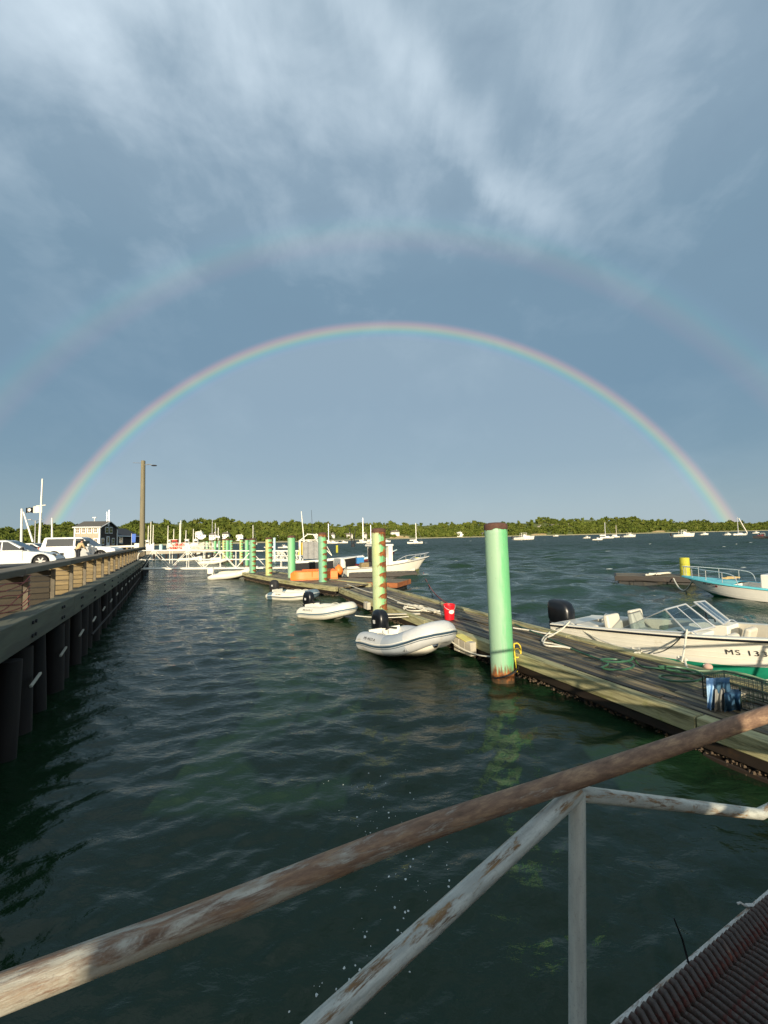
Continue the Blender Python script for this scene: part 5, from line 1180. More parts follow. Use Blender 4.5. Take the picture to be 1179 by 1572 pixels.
lot_lamp()
whip('pole', 'plain white pole right of the flagpole behind the four wheel drive', 80, 834, 79.8, 795, 60, .14, WHITE, 'pole')
whip('pole', 'thin pale light pole above the woods behind the far gangway', 325.5, 838, 326, 797, 120, .13, GREYM, 'pole')
# ------------------------------------------------------------------ moored boats and houses across the water
def far_motor(label, px, py, lpx, rz=0, wheel=True, hm=WHITE, cover=None, group='motorboats moored offshore'):
    p = G(px, py); L = max(4.0, lpx/FPX*p.y); t = thing('motorboat', label, 'motorboat', (p.x, p.y, 0), math.radians(rz), group); k = L/7
    secs = []
    for q in np.linspace(0, 1, 9):
        b = 1.15*k*(1-max(0, (q-.45)/.55)**2.2); zs = k*(.75+.45*q**1.7); x = (q-.5)*L
        secs.append([(x, b, zs), (x-(.3*k*q**3), b*.8, .1*k), (x-.4*k*q**3, 0, -.3*k+.35*k*q**4), (x-.3*k*q**3, -b*.8, .1*k), (x, -b, zs)])
    MB().loft(secs, caps=True).loft([[s_[0], s_[-1]] for s_ in secs]).build('hull', hm, t, smooth=True)
    MB().prism([(-.05*L, .8*k), (.30*L, .9*k), (.20*L, 1.35*k), (.02*L, 1.7*k), (-.05*L, 1.7*k)], -.75*k, .75*k).build('cabin', cover or WHITE, t, bevel=.04)
    MB().prism([(.055*L, 1.42*k), (.19*L, 1.18*k), (.195*L, 1.30*k), (.05*L, 1.62*k)], -.76*k, .76*k).build('window', GLASS, t)
    if wheel:
        MB().box((-.02*L, 0, 2.15*k), (.26*L, 1.5*k, .07*k)).build('hard_top', WHITE, t)
        for x in (-.13, .09):
            for y in (-.65, .65): MB().tube([(x*L, y*k, 1.0*k), (x*L, y*k, 2.15*k)], .05*k, 5).build('top_post', WHITE, t)
    MB().box((-.52*L, 0, .8*k), (.4*k, .4*k, .9*k)).build('outboard_motor', DARK, t, bevel=.06)
    return t
def far_sail(label, px, py, lpx, mpx, mtop, rz=0, hm=WHITE, group='sailboats moored offshore', boom=True, bk=None):
    p = G(px, py); L = max(5, lpx/FPX*p.y); t = thing('sailboat', label, 'sailboat', (p.x, p.y, 0), math.radians(rz), group); k = L/8
    secs = []
    for q in np.linspace(0, 1, 9):
        b = 1.2*k*math.sin(PI*min(.97, .18+.80*q))**.7; zs = k*(.75+.25*(2*q-1)**2); x = (q-.5)*L
        secs.append([(x, b, zs), (x, b*.85, .1*k), (x*.9, 0, -.35*k), (x, -b*.85, .1*k), (x, -b, zs)])
    MB().loft(secs, caps=True).loft([[s_[0], s_[-1]] for s_ in secs]).build('hull', hm, t, smooth=True)
    MB().prism([(-.10*L, .7*k), (.22*L, .75*k), (.16*L, 1.25*k), (-.08*L, 1.3*k)], -.6*k, .6*k).build('cabin', WHITE, t, bevel=.05)
    m0 = D(mpx, py, p.y)-p; h = D(mpx, mtop, p.y).z; r = max(.05, .55/FPX*p.y)
    inv = Matrix.Rotation(-math.radians(rz), 3, 'Z'); mx = inv @ Vector((m0.x, 0, 0))
    MB().tube([(mx.x, 0, .6*k), (mx.x, 0, h)], [r, r*.8], 6).build('mast', ALU if bk is None else bk, t, smooth=True)
    if boom: MB().tube([(mx.x, 0, 1.7*k), (mx.x-.42*L, 0, 1.75*k)], [r*2.0, r*1.6], 6).build('furled_sail', WHITE, t, smooth=True)
    MB().tube([(mx.x, 0, h*.98), (.48*L, 0, .9*k)], r*.25, 4).build('forestay', GREYM, t)
    return t
far_sail('lone white sailboat moored between the rusty pile and the big green pile', 637, 834.5, 24, 639, 803, 5)
far_motor('white motorboat with small tower just right of the big green pile', 804, 828.8, 34, 3)
far_motor('leftmost small white motorboat in the group right of centre', 901, 826.5, 13, 10)
far_motor('white motorboat with cabin in front of the two masts', 917, 829.3, 16, -5, wheel=False)
far_sail('white sailboat with the taller mast in the group right of centre', 931, 826.5, 22, 929.5, 802, 4)
far_sail('sailboat with a tan hull and shorter mast in the group right of centre', 945, 825, 15, 946.5, 806, -5, hm=CREAM, bk=WOODPALE)
far_motor('white cabin motorboat alone right of the two masts', 966, 824.6, 22, 6)
far_motor('long low white motorboat under the wooded hill', 1049, 824.3, 34, -4)
far_motor('small white motorboat right of the long low one', 1081, 821.4, 15, 5)
far_motor('white motorboat touching the left side of the boat with a slanting boom', 1117, 821.6, 14, 8)
far_sail('white sailboat with a long slanting boom from its masthead', 1135, 821.8, 23, 1133.5, 794, 5, boom=False)
_p = G(1135, 821.8); _a, _b = D(1134, 795.5, _p.y), D(1147, 818, _p.y)
bm_ = thing('slanting_boom', 'white boom slanting down from the masthead of the rightmost sailboat', 'boom', _a); MB().tube([(0, 0, 0), (_b-_a)], .22, 6).build('spar', WHITE, bm_, smooth=True); MB().tube([(_b-_a), (_b-_a)+Vector((0, 0, -.8))], .15, 6).build('tackle', ALU, bm_)
far_motor('small white motorboat near the shore above the black workboat', 1160, 819, 12, 0)
far_motor('black hulled workboat at the right frame edge', 1169, 826.5, 26, 175, hm=DARK, cover=MAROON)
far_motor('white motorboat moored right behind the rusty spiral pile', 592, 832.5, 16, 4)
far_motor('small skiff drifting near the sandy shore right of the big pile', 853, 823.4, 9, 0, wheel=False)
# marina in front of the far left shore
mar = [(414, 841, 13, 'low white motorboat seen between the striped pile and the blue post'), (436, 841.5, 14, 'white motorboat seen left of the bright green pile top'), (474, 835, 22, 'large white cruiser behind the canopy frame'), (492, 834.5, 18, 'white cruiser moored left of the grey green pile top'), (511, 834.5, 17, 'white cruiser moored right of the grey green pile top'), (527, 834, 15, 'white cruiser between the grey green pile and the outriggers'), (556, 834, 18, 'white cruiser moored just left of the rusty pile top'), (569, 835.2, 13, 'smaller white cruiser half behind the rusty pile')]
for px, py, l, lab in mar: far_motor(lab, px, py, l, rs.uniform(-12, 12), group='white cruisers in the marina')
for px, py, mp, mt, lab in ((504, 833, 504.5, 804, 'sailboat with thin mast right of the grey green pile'), (559, 832.5, 557.5, 795, 'sailboat with tall pale mast left of the rusty pile'), (570, 832.5, 569.5, 806, 'sailboat with short mast touching the rusty pile'), (388, 836, 388.5, 806, 'sailboat whose mast rises above the pile with brown edge'), (330, 840, 330.5, 803, 'sailboat whose mast rises left of the distant green piles'), (335, 840, 335, 810, 'sailboat with short mast above the distant green piles')):
    far_sail(lab, px, py, 14, mp, mt, rs.uniform(-8, 8), group='sailboats in the marina')
lobs = [(229, 842, 16, WHITE, 'white fishing boat whose masts stand right of the utility pole', ((227, 807), (231, 801), (235, 806))), (262, 841, 12, CREAM, 'cream fishing boat with thin mast left of the red one', ((257, 807),)), (272, 842, 24, REDH, 'red fishing boat on the far wharf', ((266, 812),)), (290, 842, 18, WHITE, 'white fishing boat with gallows right of the red one', ((275.5, 803), (277, 799), (285, 814))), (304, 842, 20, WOODPALE, 'tan fishing boat with cluttered rig', ((296, 812), (300, 816)))]
for px, py, l, hm, lab, masts in lobs:
    Y = 130; p = D(px, 838, Y); L = l/FPX*Y; t = thing('fishing_boat', lab, 'fishing boat', (p.x, p.y, 0), math.radians(rs.uniform(-10, 10)), 'fishing boats at the far wharf'); k = L/6
    secs = []
    for q in np.linspace(0, 1, 9):
        b = .95*k*(1-max(0, (q-.45)/.55)**2.2); zs = 1.4+1.5*q**1.7; x = (q-.5)*L; secs.append([(x, b, zs), (x, b*.85, .2), (x, 0, -.4), (x, -b*.85, .2), (x, -b, zs)])
    MB().loft(secs, caps=True).loft([[s_[0], s_[-1]] for s_ in secs]).build('hull', hm, t, smooth=True)
    MB().prism([(-.30*L, 1.5), (.05*L, 1.6), (.0, 3.6), (-.30*L, 3.6)], -.6*k, .6*k).build('wheelhouse', WHITE if hm != REDH else REDH, t, bevel=.05)
    MB().box((-.13*L, -.61*k, 2.9), (.25*L, .04, .5)).build('window', GLASS, t); MB().box((-.14*L, 0, 3.68), (.44*L, 1.5*k, .12)).build('roof', WHITE, t)
    for mp, mt in masts:
        a, b = D(mp, 836, Y)-p, D(mp, mt, Y); MB().tube([(a.x, 0, 1.5), (a.x+.1, 0, b.z)], [.16, .10], 6).build('mast', WHITE, t, smooth=True)
def far_house(label, px, py, wpx, hpx, dd, rz=0, roof=None, wall=None, ext=False):
    tx, r, h = shore(px); Y = r+dd; p = D(px, py, Y); w = wpx*.86/FPX*Y; hh = hpx/FPX*Y*.42; rh = hpx/FPX*Y*.36; d = w*.6; z0 = p.z
    t = thing('shore_house', label, 'house', (p.x, p.y, z0), math.radians(rz), 'houses on the far shore'); roof = roof or (ROOFS if rs.rand() < .6 else TRIMG); wall = wall or (TRIM if rs.rand() < .7 else TRIMG)
    MB().box((0, 0, hh/2-1.5), (w, d, hh+3)).build('wall', wall, t)
    MB().prism([(-w/2-.4, hh), (w/2+.4, hh), (w/2-.6, hh+rh*.75), (0, hh+rh), (-w/2+.6, hh+rh*.75)], -d/2-.4, d/2+.4).build('roof', roof, t)
    n = max(2, int(w/2.6))
    for i in range(n):
        for z in ((.35, .75) if hh > 4.5 else (.5,)): MB().box((-w/2+w*(i+.5)/n, -d/2-.03, hh*z), (1.1, .1, 1.3)).build('window', GLASS, t)
    MB().box((w*.22, 0, hh+rh*1.0), (.8, .8, rh*.7)).build('chimney', TRIMG, t)
    if ext: MB().box((w*.72, 0, hh*.3-1.5), (w*.5, d*.8, hh*.6+3)).build('wing', wall, t)
    return t
hs = [(306, 824, 12, 11, 20, 'white house at the left of the marina shore', 1), (327, 825, 12, 9, 16, 'low white house second from the left of the marina shore', 1), (347, 824, 11, 9, 22, 'white gabled house above the touching green piles', 0), (368, 826, 12, 7, 14, 'low pale house between the touching piles and the yellowish pile', 0), (425, 828, 8, 7, 14, 'small white house between the striped pile and bright green pile', 0),
      (470, 826, 10, 8, 24, 'white house above the canopy frame', 0), (484, 826, 9, 8, 20, 'white house left of the grey green pile top', 0), (509, 824, 12, 7, 24, 'white house right of the grey green pile top', 0), (533, 824, 20, 7, 24, 'wide white house near the outriggers', 0), (557, 824, 14, 8, 24, 'white house left of the rusty pile top', 0), (570, 824, 8, 8, 28, 'narrow white house touching the rusty pile top', 0),
      (606, 821, 15, 9, 26, 'white house on the sandy bluff right of the rusty pile', 0), (705, 822, 9, 7, 12, 'small bright white cottage halfway to the big green pile', 1), (743, 821, 8, 5, 14, 'pale cottage touching the left side of the big green pile', 0), (828, 810.5, 8, 5, 84, 'small white house high on the hill right of the big green pile', 0), (851, 809, 16, 6, 80, 'wide white house complex on the hill', 1), (868, 808.5, 13, 6, 86, 'white house right of the wide hill complex', 0), (1001, 806, 7, 4, 100, 'tiny white house near the hilltop', 0), (1076, 808, 7, 4, 90, 'tiny pale house on the right hill', 0)]
for px, py, w_, h_, dd, lab, ex in hs: far_house(lab, px, py, w_, h_, dd, rs.uniform(-14, 14), ext=bool(ex))

# ------------------------------------------------------------------ things on the dock
p = G(690, 951, DK); t = thing('bucket', 'bright red plastic bucket with a white label on the dock', 'bucket', (p.x, p.y, DK+.004), .35)
MB().lathe([(.135, 0), (.165, .40), (.175, .40), (.175, .425), (.160, .425), (.130, .03), (.02, .03)], 24).build('body', RED, t, smooth=True)
b = MB(); secs = []
for z in np.linspace(.17, .29, 7):
    u = abs((z-.23)/.06); hwid = math.sqrt(max(0, 1-u*u))*.55; r = .135+.030*z/.40+.004; secs.append([(r*math.cos(-PI/2-.0+a), r*math.sin(-PI/2+a), z) for a in np.linspace(-hwid, hwid, 8)])
b.loft(secs).build('label', WHITE, t, smooth=True); MB().tube([(.176*math.cos(a), -.02-.13*math.sin(a), .40-.12*math.sin(a)) for a in np.linspace(0, PI, 14)], .006, 6).build('handle', ALU, t, smooth=True)
def rope(name, label, pts, r, m, cat='rope', n=8, sm=True, group=None):
    q = smooth_path(pts, n) if sm else pts; o = Vector(q[len(q)//2]); b = MB().tube([Vector(v)-o for v in q], r, 7).build(name, m, None, smooth=True); b.location = o
    return tag(b, label, cat, group)
z_ = DK+.03
bt = p + Vector((0, 0, .38)); rope('bow_line', 'faded red line from the white work skiff bow down to the red bucket', catenary(D(650, 879, 33.0), (p.x, p.y+.15, DK+.42), .35), .022, REDROPE, sm=False)
def GP(l, z=z_): return [G(a, b, z) for a, b in l]
rr_ = random.Random(5)
def heap(cx, cy, L, W_, n, ang, z=z_):
    c = G(cx, cy, z); d = Vector((math.cos(ang), math.sin(ang), 0)); e = Vector((-d.y, d.x, 0)); return [c+d*L*(rr_.uniform(-1, 1))+e*W_*rr_.uniform(-1, 1)+Vector((0, 0, rr_.uniform(0, .10))) for _ in range(n)]
rope('rope_heap', 'heap of pale rope on the dock left of the red bucket', heap(628, 934, .8, .25, 14, -1.1)+heap(650, 935, .6, .2, 10, -1.1), .022, ROPEW)
rope('rope_heap', 'smaller heap of pale rope next to the bucket', heap(664, 940, .45, .15, 16, -1.1), .022, ROPEW)
rope('dock_line', 'pale line lying along the dock behind the rusty pile', GP([(533, 897), (560, 907), (590, 915), (620, 927), (650, 936), (682, 944)]), .018, ROPEW)
rope('dock_line', 'dark line lying along the far edge of the dock', GP([(600, 925), (660, 943), (720, 952), (785, 965), (850, 983), (905, 1005)]), .016, ROPED)
rope('dock_line', 'white line slack between the nearest dinghy bow and the dock', catenary(G(693, 985, .42), G(755, 1008, .38), .08), .014, ROPEW, sm=False)
rope('dock_line', 'white line from the cream dinghy bow to the dock edge', catenary(G(545, 945, .42), G(640, 945, .46), .06), .014, ROPEW, sm=False)
rope('stern_line', 'white line tangle by the motorboat stern', GP([(788, 964), (815, 968), (835, 972), (850, 974), (838, 980), (836, 990), (862, 993), (876, 995), (848, 988), (832, 984), (842, 972), (852, 966)])+[Vector(v) for v in ()], .017, ROPEW)
s0 = bow.matrix_basis @ Vector((.48, -.82, .69))
rope('stern_line', 'white line from the motorboat stern cleat to the dock', catenary(s0, G(985, 1000, z_), .12), .016, ROPEW, sm=False)
rope('stern_line', 'short white line from the stern cleat to the tangle', catenary(s0, G(843, 976, z_), .05), .016, ROPEW, sm=False)
s1 = bow.matrix_basis @ Vector((3.05, -.93, .95))
rope('spring_line', 'white line from the motorboat side cleat down to the dock knot', catenary(s1, G(1047, 1016, z_+.05), .02), .016, ROPEW, sm=False)
rope('spring_line', 'dark mooring line along the motorboat hull', catenary(s1, G(1003, 1003, z_), .10), .010, ROPED, sm=False)
rope('rope_knot', 'white knotted rope on the dock beside the green hull', heap(1047, 1017, .08, .06, 16, 0, z_)+GP([(1055, 1025), (1068, 1032), (1085, 1035)]), .018, ROPEW)
rope('rope_knot', 'small white knot on the dock edge behind the hose coil', heap(977, 1003, .08, .06, 14, 0, z_), .016, ROPEW)
# hose with two loops
lp = GP([(790, 958), (830, 975), (880, 997), (930, 1016)]); c1 = G(948, 1027, z_); lp += [c1+Vector((.26*math.cos(a), .19*math.sin(a), .012*i)) for i, a in enumerate(np.linspace(2.2, 2.2+2*PI*1.6, 18))]
lp += GP([(985, 1023), (1020, 1027), (1045, 1030)]); rope('garden_hose', 'green garden hose with a loop lying across the dock', lp, .016, HOSE, 'hose', n=5)
c2 = G(1046, 1047, z_+.02); lp = [c2+Vector((.30*math.cos(a), .24*math.sin(a), .012*i)) for i, a in enumerate(np.linspace(.5, .5+2*PI*1.3, 16))]+GP([(1050, 1033), (1085, 1034), (1120, 1033), (1150, 1040), (1179, 1050)], z_+.03)
rope('garden_hose', 'dark green hose coil beside the wire trap', lp, .017, HOSE, 'hose', n=5)
lp = GP([(1040, 1024), (1075, 1030), (1110, 1030), (1140, 1034), (1179, 1046), (1230, 1066)], z_+.05); rope('dock_line', 'pale green line running to the right frame edge', lp, .014, mat('pale green rope', (.34, .46, .26), .8))
p = G(1087, 1030, DK); o = MB().lathe([(.02, 0), (.055, .015), (.072, .055), (.060, .095), (.02, .115)], 14).build('pot_buoy', mat('faded pink buoy', (.52, .33, .26), .8, var=.25), None, smooth=True); o.location = (p.x, p.y, DK+.01); tag(o, 'small faded pink pot buoy on the dock edge above the jeans', 'buoy')
# wooden fender block with yellow flap
p = G(716, 985, .36); t = thing('fender_block', 'bleached wooden fender block with a yellow top on the dock edge', 'fender', (p.x-.05, p.y-.05, .1), math.radians(-64))
for k in range(3): MB().box((-.22+.22*k, .0, .17), (.205, .16, .30)).build('block', WOODPALE, t, bevel=.012)
MB().box((-.05, .02, .345), (.44, .22, .03), M=Matrix.Rotation(.15, 3, 'Y')).build('top_flap', mat('faded yellow pad', (.62, .55, .16), .8, var=.2), t, bevel=.01)
p = G(577, 940, .3); t = thing('fender_block', 'small bleached fender block beside the cream dinghy bow', 'fender', (-.75, 16.0, .12), math.radians(-66)); 
for k in range(2): MB().box((.2*k, 0, .16), (.19, .14, .26)).build('block', WOODPALE, t, bevel=.012)
bd = plank('loose_board', G(592, 943, DK+.03), G(645, 942, DK+.03), .14, .03, WOODPALE, None); tag(bd, 'bleached loose board lying on the dock behind the nearest outboard', 'board')
# yellow rope and chain on the big pile
p = G(772, 1043); rope('chafe_rope', 'yellow rope looped where the big green pile meets the dock', [Vector((p.x+.30+.07*math.cos(a), p.y-.02, .45+.11*math.sin(a)+.01*i)) for i, a in enumerate(np.linspace(0, 9, 16))]+[Vector((p.x+.23, p.y-.12, .30)), Vector((p.x+.27, p.y-.05, .16))], .013, YELLOW)
rope('pile_hoop', 'dark steel hoop holding the big green pile to the dock', [Vector((p.x+.03+.27*math.cos(a), p.y+.27*math.sin(a), .16+.10*math.cos(a))) for a in np.linspace(-2.6, 2.6, 24)]+[Vector((p.x+.55, p.y+.15, .36))], .015, DARK, 'hoop', sm=False)
# raft clutter and mooring line
rope('rope_heap', 'pale rope heap on the dark mooring raft', heap(1015, 882, 1.0, .25, 18, .3, .46), .03, ROPEW)
rope('bow_line', 'pale slack line from the turquoise boat bow to the raft', catenary(D(1062, 893, 19.0), D(1034, 888, 22), .5), .03, ROPEW, sm=False)
rope('rope_heap', 'tan rope heap on the turquoise skiff deck', [D(1122+14*rr_.uniform(-1, 1), 887+2*rr_.uniform(-1, 1), 17.6) for _ in range(16)], .02, mat('tan rope', (.42, .30, .14), .9))

# wire traps with clothes hung over them
def wire_trap(label, c, rz, L, w, h, m):
    t = thing('wire_trap', label, 'trap', c, rz, 'wire traps on the dock')
    fr = MB(); X, Y = L/2, w/2
    for z in (0.01, h):
        fr.tube([(-X, -Y, z), (X, -Y, z), (X, Y, z), (-X, Y, z)], .009, 5, closed=True)
    for x, y in ((-X, -Y), (X, -Y), (X, Y), (-X, Y), (0, -Y), (0, Y)): fr.tube([(x, y, 0.01), (x, y, h)], .009, 5)
    fr.build('frame', m, t)
    g = MB(); s = .05
    for y in (-Y, Y):
        for k in range(1, int(L/s)): g.tube([(-X+k*s, y, .01), (-X+k*s, y, h)], .0028, 3, cap=False)
        for k in range(1, int(h/s)): g.tube([(-X, y, k*s), (X, y, k*s)], .0028, 3, cap=False)
    for x in (-X, X, 0):
        for k in range(1, int(w/s)): g.tube([(x, -Y+k*s, .01), (x, -Y+k*s, h)], .0028, 3, cap=False)
        for k in range(1, int(h/s)): g.tube([(x, -Y, k*s), (x, Y, k*s)], .0028, 3, cap=False)
    for k in range(1, int(L/s)): g.tube([(-X+k*s, -Y, h), (-X+k*s, Y, h)], .0028, 3, cap=False)
    for k in range(1, int(w/s)): g.tube([(-X, -Y+k*s, h), (X, -Y+k*s, h)], .0028, 3, cap=False)
    structure(g.build('wire_mesh', m, t), 'stuff')
    for x in (-X*.55,): MB().box((x, 0, .05), (.18, w*.7, .08)).build('bait_box', WOODPALE, t)
    return t
TRM = mat('green black trap wire', (.015, .03, .022), .5, var=.2)
pc = G(1120, 1088, DK); TR = math.radians(-67.5)
wire_trap('wire trap with jeans hung over its near side', (pc.x+.36, pc.y+.06, DK+.005), TR, .92, .50, .30, TRM)
pd_ = G(1240, 1105, DK); wire_trap('wire trap at the right frame edge behind the handrail', (pc.x+.78, pc.y-1.02, DK+.005), TR, .92, .50, .30, TRM)
def cloth_strip(name, px0, px1, py0, py1, m, parent, seed, Yb, fold=.035, bulge=.06):
    """one hanging leg of cloth: a folded sheet with thickness, draped over the trap edge"""
    rd = random.Random(seed); ph = [rd.uniform(0, 6) for _ in range(5)]; nu, nv = 26, 22; F_ = []
    for side in (0, 1):
        F_.append([[None]*nu for _ in range(nv)])
    for j in range(nv):
        v = j/(nv-1)
        for i in range(nu):
            u = i/(nu-1); px = px0+(px1-px0)*u+1.5*math.sin(v*5+ph[0])*(u-.5); py = py0+(py1-py0)*v+2.0*math.sin(u*6+ph[1])*v
            y = Yb-bulge*math.sin(PI*min(1, v*1.1))*.6-fold*math.sin(u*10+ph[2]+1.2*math.sin(v*4+ph[3]))*(.35+.65*v)+.16*max(0, .22-v)/.22
            F_[0][j][i] = D(px, py, y); F_[1][j][i] = D(px, py, y+.022)
    b = MB()
    for s_ in F_: b.loft(s_)
    b.loft([[F_[0][0][i], F_[1][0][i]] for i in range(nu)]); b.loft([[F_[0][-1][i], F_[1][-1][i]] for i in range(nu)]); b.loft([[F_[0][j][0], F_[1][j][0]] for j in range(nv)]); b.loft([[F_[0][j][-1], F_[1][j][-1]] for j in range(nv)])
    return b.build(name, m, parent, world=True, smooth=True)
Yj = pc.y+.02
jt = thing('jeans', 'blue jeans hung to dry over the wire trap', 'jeans', (pc.x, pc.y, DK+.2))
cloth_strip('light_leg', 1085, 1099, 1041, 1093, DENIML, jt, 3, Yj-.02); cloth_strip('dark_leg', 1098, 1121, 1040, 1070, DENIMD, jt, 5, Yj-.05)
cloth_strip('seat_fold', 1112, 1137, 1058, 1092, DENIMD, jt, 7, Yj-.12, .05, .14)
t2 = thing('towel', 'grey striped towel hanging between the jeans legs', 'towel', (pc.x, pc.y, DK+.2)); cloth_strip('cloth', 1097, 1113, 1047, 1099, DENIMG, t2, 9, Yj-.07, .03)
# old timbers of the landing stage at the dock's near end
st = thing('landing_stage', 'broken end timbers of the floating dock under the near handrail', 'landing stage', (4.3, 4.0, 0))
d_ = (NEAR[0]-NEAR[1]).normalized(); r_ = Vector((-d_.y, d_.x, 0))*-1; n0 = NEAR[2]
for k, (o_, z, a_, b_) in enumerate(((-.13, .36, 1.4, 3.8), (-.16, .14, 1.7, 4.2), (-.11, -.04, .6, 4.4))): plank('timber', n0+d_*a_+r_*o_+Vector((0, 0, z-DK)), n0+d_*b_+r_*o_+Vector((0, 0, z-DK)), .11, .17, WOODPALE if k < 2 else WOODWET, st)
for s_ in (1.9, 2.6, 3.6): p = n0+d_*s_+r_*-.20; plank('upright', (p.x, p.y, -.25), (p.x, p.y, .42), .10, .08, WOODWET, st, up=d_)

# ------------------------------------------------------------------ the gangway in the foreground
GK = 1.15; GD = Vector((.8649, .5020, 0)); GN = Vector((.5020, -.8649, 0)); SL = -.0835
J = Vector((.457*GK, 1.065*GK, EYE+(2.201-EYE)*GK))
def gw(s, z=0, n=0): return J + GD*s + GN*n + Vector((0, 0, SL*s+z))
def sc(v): return Vector((v[0]*GK, v[1]*GK, EYE+(v[2]-EYE)*GK))
def rod(name, pts, r, m, parent, n=20):
    """a pipe whose own X axis runs along it, so that wear follows its length"""
    a, b = Vector(pts[0]), Vector(pts[-1]); X = (b-a).normalized(); Z = Vector((0, 0, 1)); Z = (Z-X*Z.dot(X)).normalized() if abs(X.z) < .9 else (Vector((0, 1, 0))-X*X.y).normalized(); Y = Z.cross(X)
    M = Matrix.Translation(a) @ Matrix((X, Y, Z)).transposed().to_4x4(); I = M.inverted(); o = MB().tube([I @ Vector(p) for p in pts], r, n).build(name, m, parent, smooth=True)
    o.matrix_parent_inverse = parent.matrix_basis.inverted(); o.matrix_basis = M; return o
def walkway():
    t = thing('steel_gangway', 'rusty steel gangway with pipe handrails and ribbed grating, underfoot in the foreground', 'gangway', gw(0, -.72, .5)); W_ = 1.25
    bow_ = lambda s: .012*(1-((s)/1.2)**2) if abs(s) < 3 else -.06
    for n_ in (0, W_):
        if n_ == 0:
            hp = [D(0, 1526, .665), D(300, 1412, .81), D(640, 1277, 1.02), D(885, 1195, 1.21), D(1179, 1096, 1.49)]
            hp = [hp[0]+(hp[0]-hp[1])*4] + hp + [hp[-1]+(hp[-1]-hp[-2])*1.5, gw(3.4, .02), gw(9, 0)]
            pts = smooth_path(hp, 10)
        else: pts = [gw(s, bow_(s)-.0, n_) for s in np.linspace(-2.8, 9, 60)]
        rod('handrail', pts, .0255, RUSTRAIL, t, 28)
        for s in (0, 2.25, 4.5, 6.75, -2.25):
            lean = Vector((.0, 0, 0)); rod('post', [gw(s, -.035, n_), gw(s, -.78, n_)-Vector((.05, .03, 0))], .0225, GALVPOST, t, 20)
        # braces dropping to both sides of the post
        for s in (0, 4.5):
            rod('brace', [gw(s, -.035, n_), gw(s-.75, -.035-.240, n_), gw(s-2.1, -.72, n_)], .0225, GALVRAIL, t, 20)
            rod('brace', [gw(s, -.040, n_), gw(s+.55, -.040-.165, n_), gw(s+1.15, -.040-.345, n_), gw(s+1.45, -.40, n_), gw(s+2.2, -.70, n_)], .0205, GALVRAIL, t, 20)
        for s in (2.25, 6.75): rod('brace', [gw(s, -.05, n_), gw(s+2.2, -.70, n_)], .022, GALVRAIL, t, 16)
        plank('kerb_channel', gw(-3, -.668, n_+.024 if n_ == 0 else n_-.024), gw(9, -.668, n_+.024 if n_ == 0 else n_-.024), .014, .016, CURB, t, up=(0, 0, 1))
    # grating: one ribbed bar after another, bent down at the edge
    me = None; pit = .030
    for i in range(-80, 190):
        s = i*pit
        if me is None:
            prof = [(.0088*math.cos(a), .014*math.sin(a)) for a in np.linspace(0, PI, 7)]
            b = MB(); secs = []
            for y, dz, f in ((.040, .026, .55), (.046, .034, .95), (.060, .032, 1.15), (.085, .012, 1.1), (.098, .0, .9), (.112, .004, .9), (W_-.06, .004, .9)):
                secs.append([(x*f, -y, z*f+dz) for x, z in prof]+[(-.0105*f, -y, dz-.012), (.0105*f, -y, dz-.012)])
            b.loft(secs, closed=True, caps=True); o = b.build('grating_bar', RUSTBAR, t, smooth=True); me = o.data
        else: o = bpy.data.objects.new('grating_bar', me); COL.objects.link(o); o.parent = t
        o.matrix_parent_inverse = t.matrix_basis.inverted(); X = (GD+Vector((0, 0, SL))).normalized(); Y = -GN; Zv = X.cross(Y)
        o.matrix_basis = Matrix.Translation(gw(s, -.675)) @ Matrix((X, Y, Zv)).transposed().to_4x4()
    for n_ in (.13, .4, .7, 1.0): rod('bearer', [gw(-2.6, -.697, n_), gw(5.4, -.697, n_)], .014, RUSTBAR, t, 6)
    plank('pan', gw(-3, -.74, W_/2), gw(9, -.74, W_/2), W_-.1, .02, DARK, t)
    return t
wk = walkway()
a_ = gw(.475, -.655, .03); b_ = a_+Vector((-.035, .01, .125)); zt = thing('cable_tie', 'black cable tie tail sticking up from the gangway kerb', 'cable tie', a_); MB().tube([(0, 0, -.02), (b_-a_)*.5+Vector((.003, 0, 0)), b_-a_], [.0035, .003, .002], 5).build('tail', BLACK, zt); MB().box((0, 0, -.01), (.012, .012, .012)).build('head', BLACK, zt)
a_ = gw(.93, -.655, .018); ct = thing('cleat_hook', 'small pale hook on the gangway kerb at the right edge', 'hook', a_); MB().tube([(0, 0, 0), (-.018, .006, .008), (-.03, .006, .005)], .004, 6).build('hook', CURB, ct); MB().box((.015, 0, 0), (.03, .015, .010)).build('plate', CURB, ct)

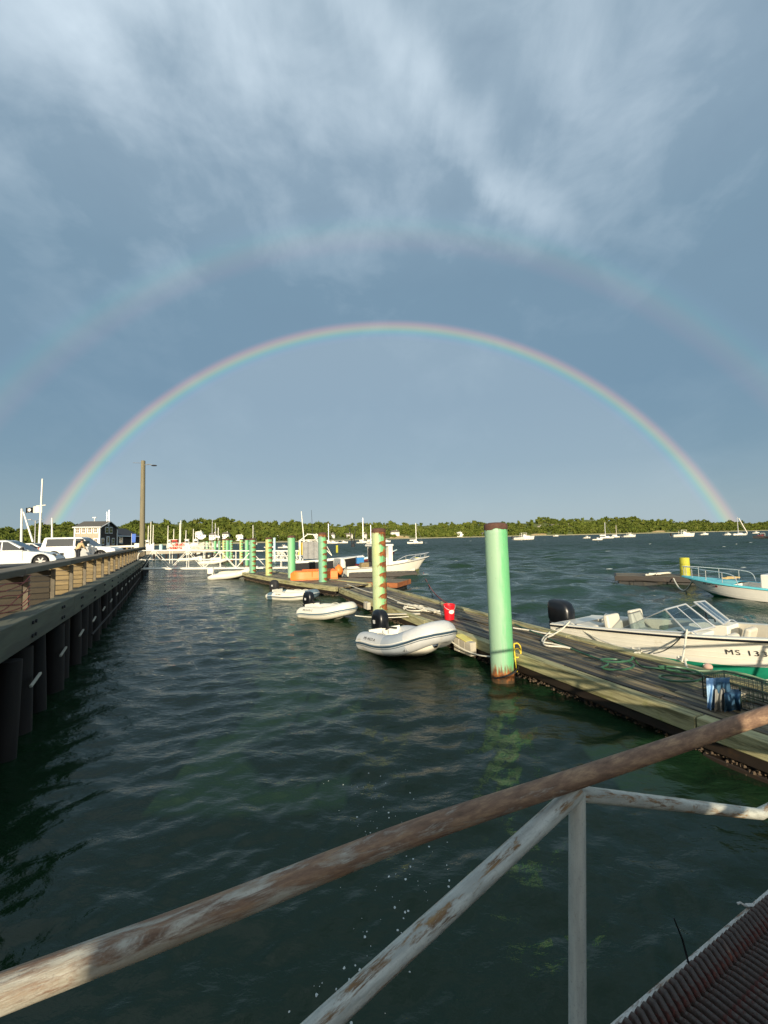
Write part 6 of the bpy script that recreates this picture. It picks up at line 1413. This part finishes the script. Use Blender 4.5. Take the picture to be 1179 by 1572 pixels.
# ------------------------------------------------------------------ foam on the water
def foam():
    FO = mat('sea foam', (.62, .66, .62), .8, var=.1); b = MB(); rd = random.Random(9); pts = []
    for k in range(120):
        c = rd.random(); px = 560+60*math.sin(c*4)+rd.gauss(0, 40); py = 1190+c*370+rd.uniform(-20, 20); pts.append((px, py, rd.choice([.003, .003, .004, .006, .009])))
    P = [G(x, y) for x, y, _ in pts]; Z = wave([p.x for p in P], [p.y for p in P], np.array([math.hypot(p.x, p.y)*.011 for p in P]))
    for p, z, (x, y, r) in zip(P, Z, pts):
        n = 7; a0 = rd.uniform(0, 6); ring = [(p.x+r*rd.uniform(.6, 1.3)*math.cos(a0+2*PI*i/n), p.y+1.3*r*rd.uniform(.6, 1.3)*math.sin(a0+2*PI*i/n), z+.001) for i in range(n)]; b.add(ring+[(p.x, p.y, z+.006)], [(i, (i+1) % n, n) for i in range(n)])
    o = structure(b.build('foam_flecks', FO), 'stuff'); o['label'] = 'small white foam flecks drifting below the handrail'
    b = MB()
    for k in range(22):
        px, py = rd.uniform(620, 1179), 828+rd.random()**1.6*56
        p = G(px, py)
        if p.y < 22: continue
        L = rd.uniform(.15, .55)*(p.y/60)**.5*rd.choice([.5, .7, 1, 1.4]); h = .035*(p.y/60)**.5; a = rd.uniform(-.2, .2); n = 9; z = float(wave(p.x, p.y, np.array(p.y*.011)))
        secs = [[(p.x+L*(q-.5)*2, p.y+dy*L*.35*math.sin(PI*q)+a*L*(q-.5), z+hh*h*math.sin(PI*q)*rd.uniform(.6, 1.2)+.01) for dy, hh in ((-1, -.3), (-.4, .8), (.3, 1.0), (1, -.3))] for q in np.linspace(0.02, .98, n)]; b.loft(secs)
    o = structure(b.build('whitecaps', FO, smooth=True), 'stuff'); o['label'] = 'scattered whitecaps on the open harbour'
foam()

# ------------------------------------------------------------------ hut with platform and bin, added unseen behind the camera to shade the gangway
def blocker():
    pf = thing('added_platform', 'added unseen timber platform behind the camera', 'platform', (.5, -3.0, 0))  # added deck for the shading blocks, out of view
    for k in range(14): plank('plank', (-3.2, -1.22-.29*k, 1.42), (3.6, -1.22-.29*k, 1.42), .28, .06, WOODCAP, pf)
    for x in (-2.6, .2, 3.2):
        for y in (-1.4, -4.8): MB().lathe([(.17, -2), (.16, 1.38)], 12, (x, y, 0)).build('pile', CREO, pf, world=True, smooth=True)
    h = thing('shade_hut', 'added unseen grey hut on the landing platform', 'blocker', (.3, -2.2, 1.45)); x0, x1 = -.78, .79  # added out of view, casts shade on rail and post
    for k in range(8):
        for y in (-.75, .75): plank('board', (.3+x0, -2.2+y, 1.55+.19*k), (.3+x1, -2.2+y, 1.55+.19*k), .03, .185, WOODCAP, h)
        for x in (x0, x1): plank('board', (.3+x, -2.93, 1.55+.19*k), (.3+x, -1.47, 1.55+.19*k), .03, .185, WOODCAP, h)
    MB().prism([(x0-.02, 1.55), (x1+.06, 1.55), (x1+.06, 1.60), (x0-.02, 1.60)], -.9, .80).build('roof', ROOFD, h)
    MB().box((-.1, .775, .75), (.6, .04, 1.4)).build('door', WOODWET, h)
    b = thing('shade_bin', 'added unseen bin that shades the grating, beside the hut', 'bin', (1.75, -1.6, 1.45))  # added low block out of view, keeps sun off the grating
    for k in range(4): plank('board', (1.13, -1.32, 1.56+.21*k), (2.5, -1.32, 1.56+.21*k), .03, .20, WOODCAP, b); plank('board', (1.13, -1.98, 1.56+.21*k), (2.5, -1.98, 1.56+.21*k), .03, .20, WOODCAP, b)
    MB().box((.06, -.05, .86), (1.40, .76, .05)).build('lid', ROOFD, b)
blocker()
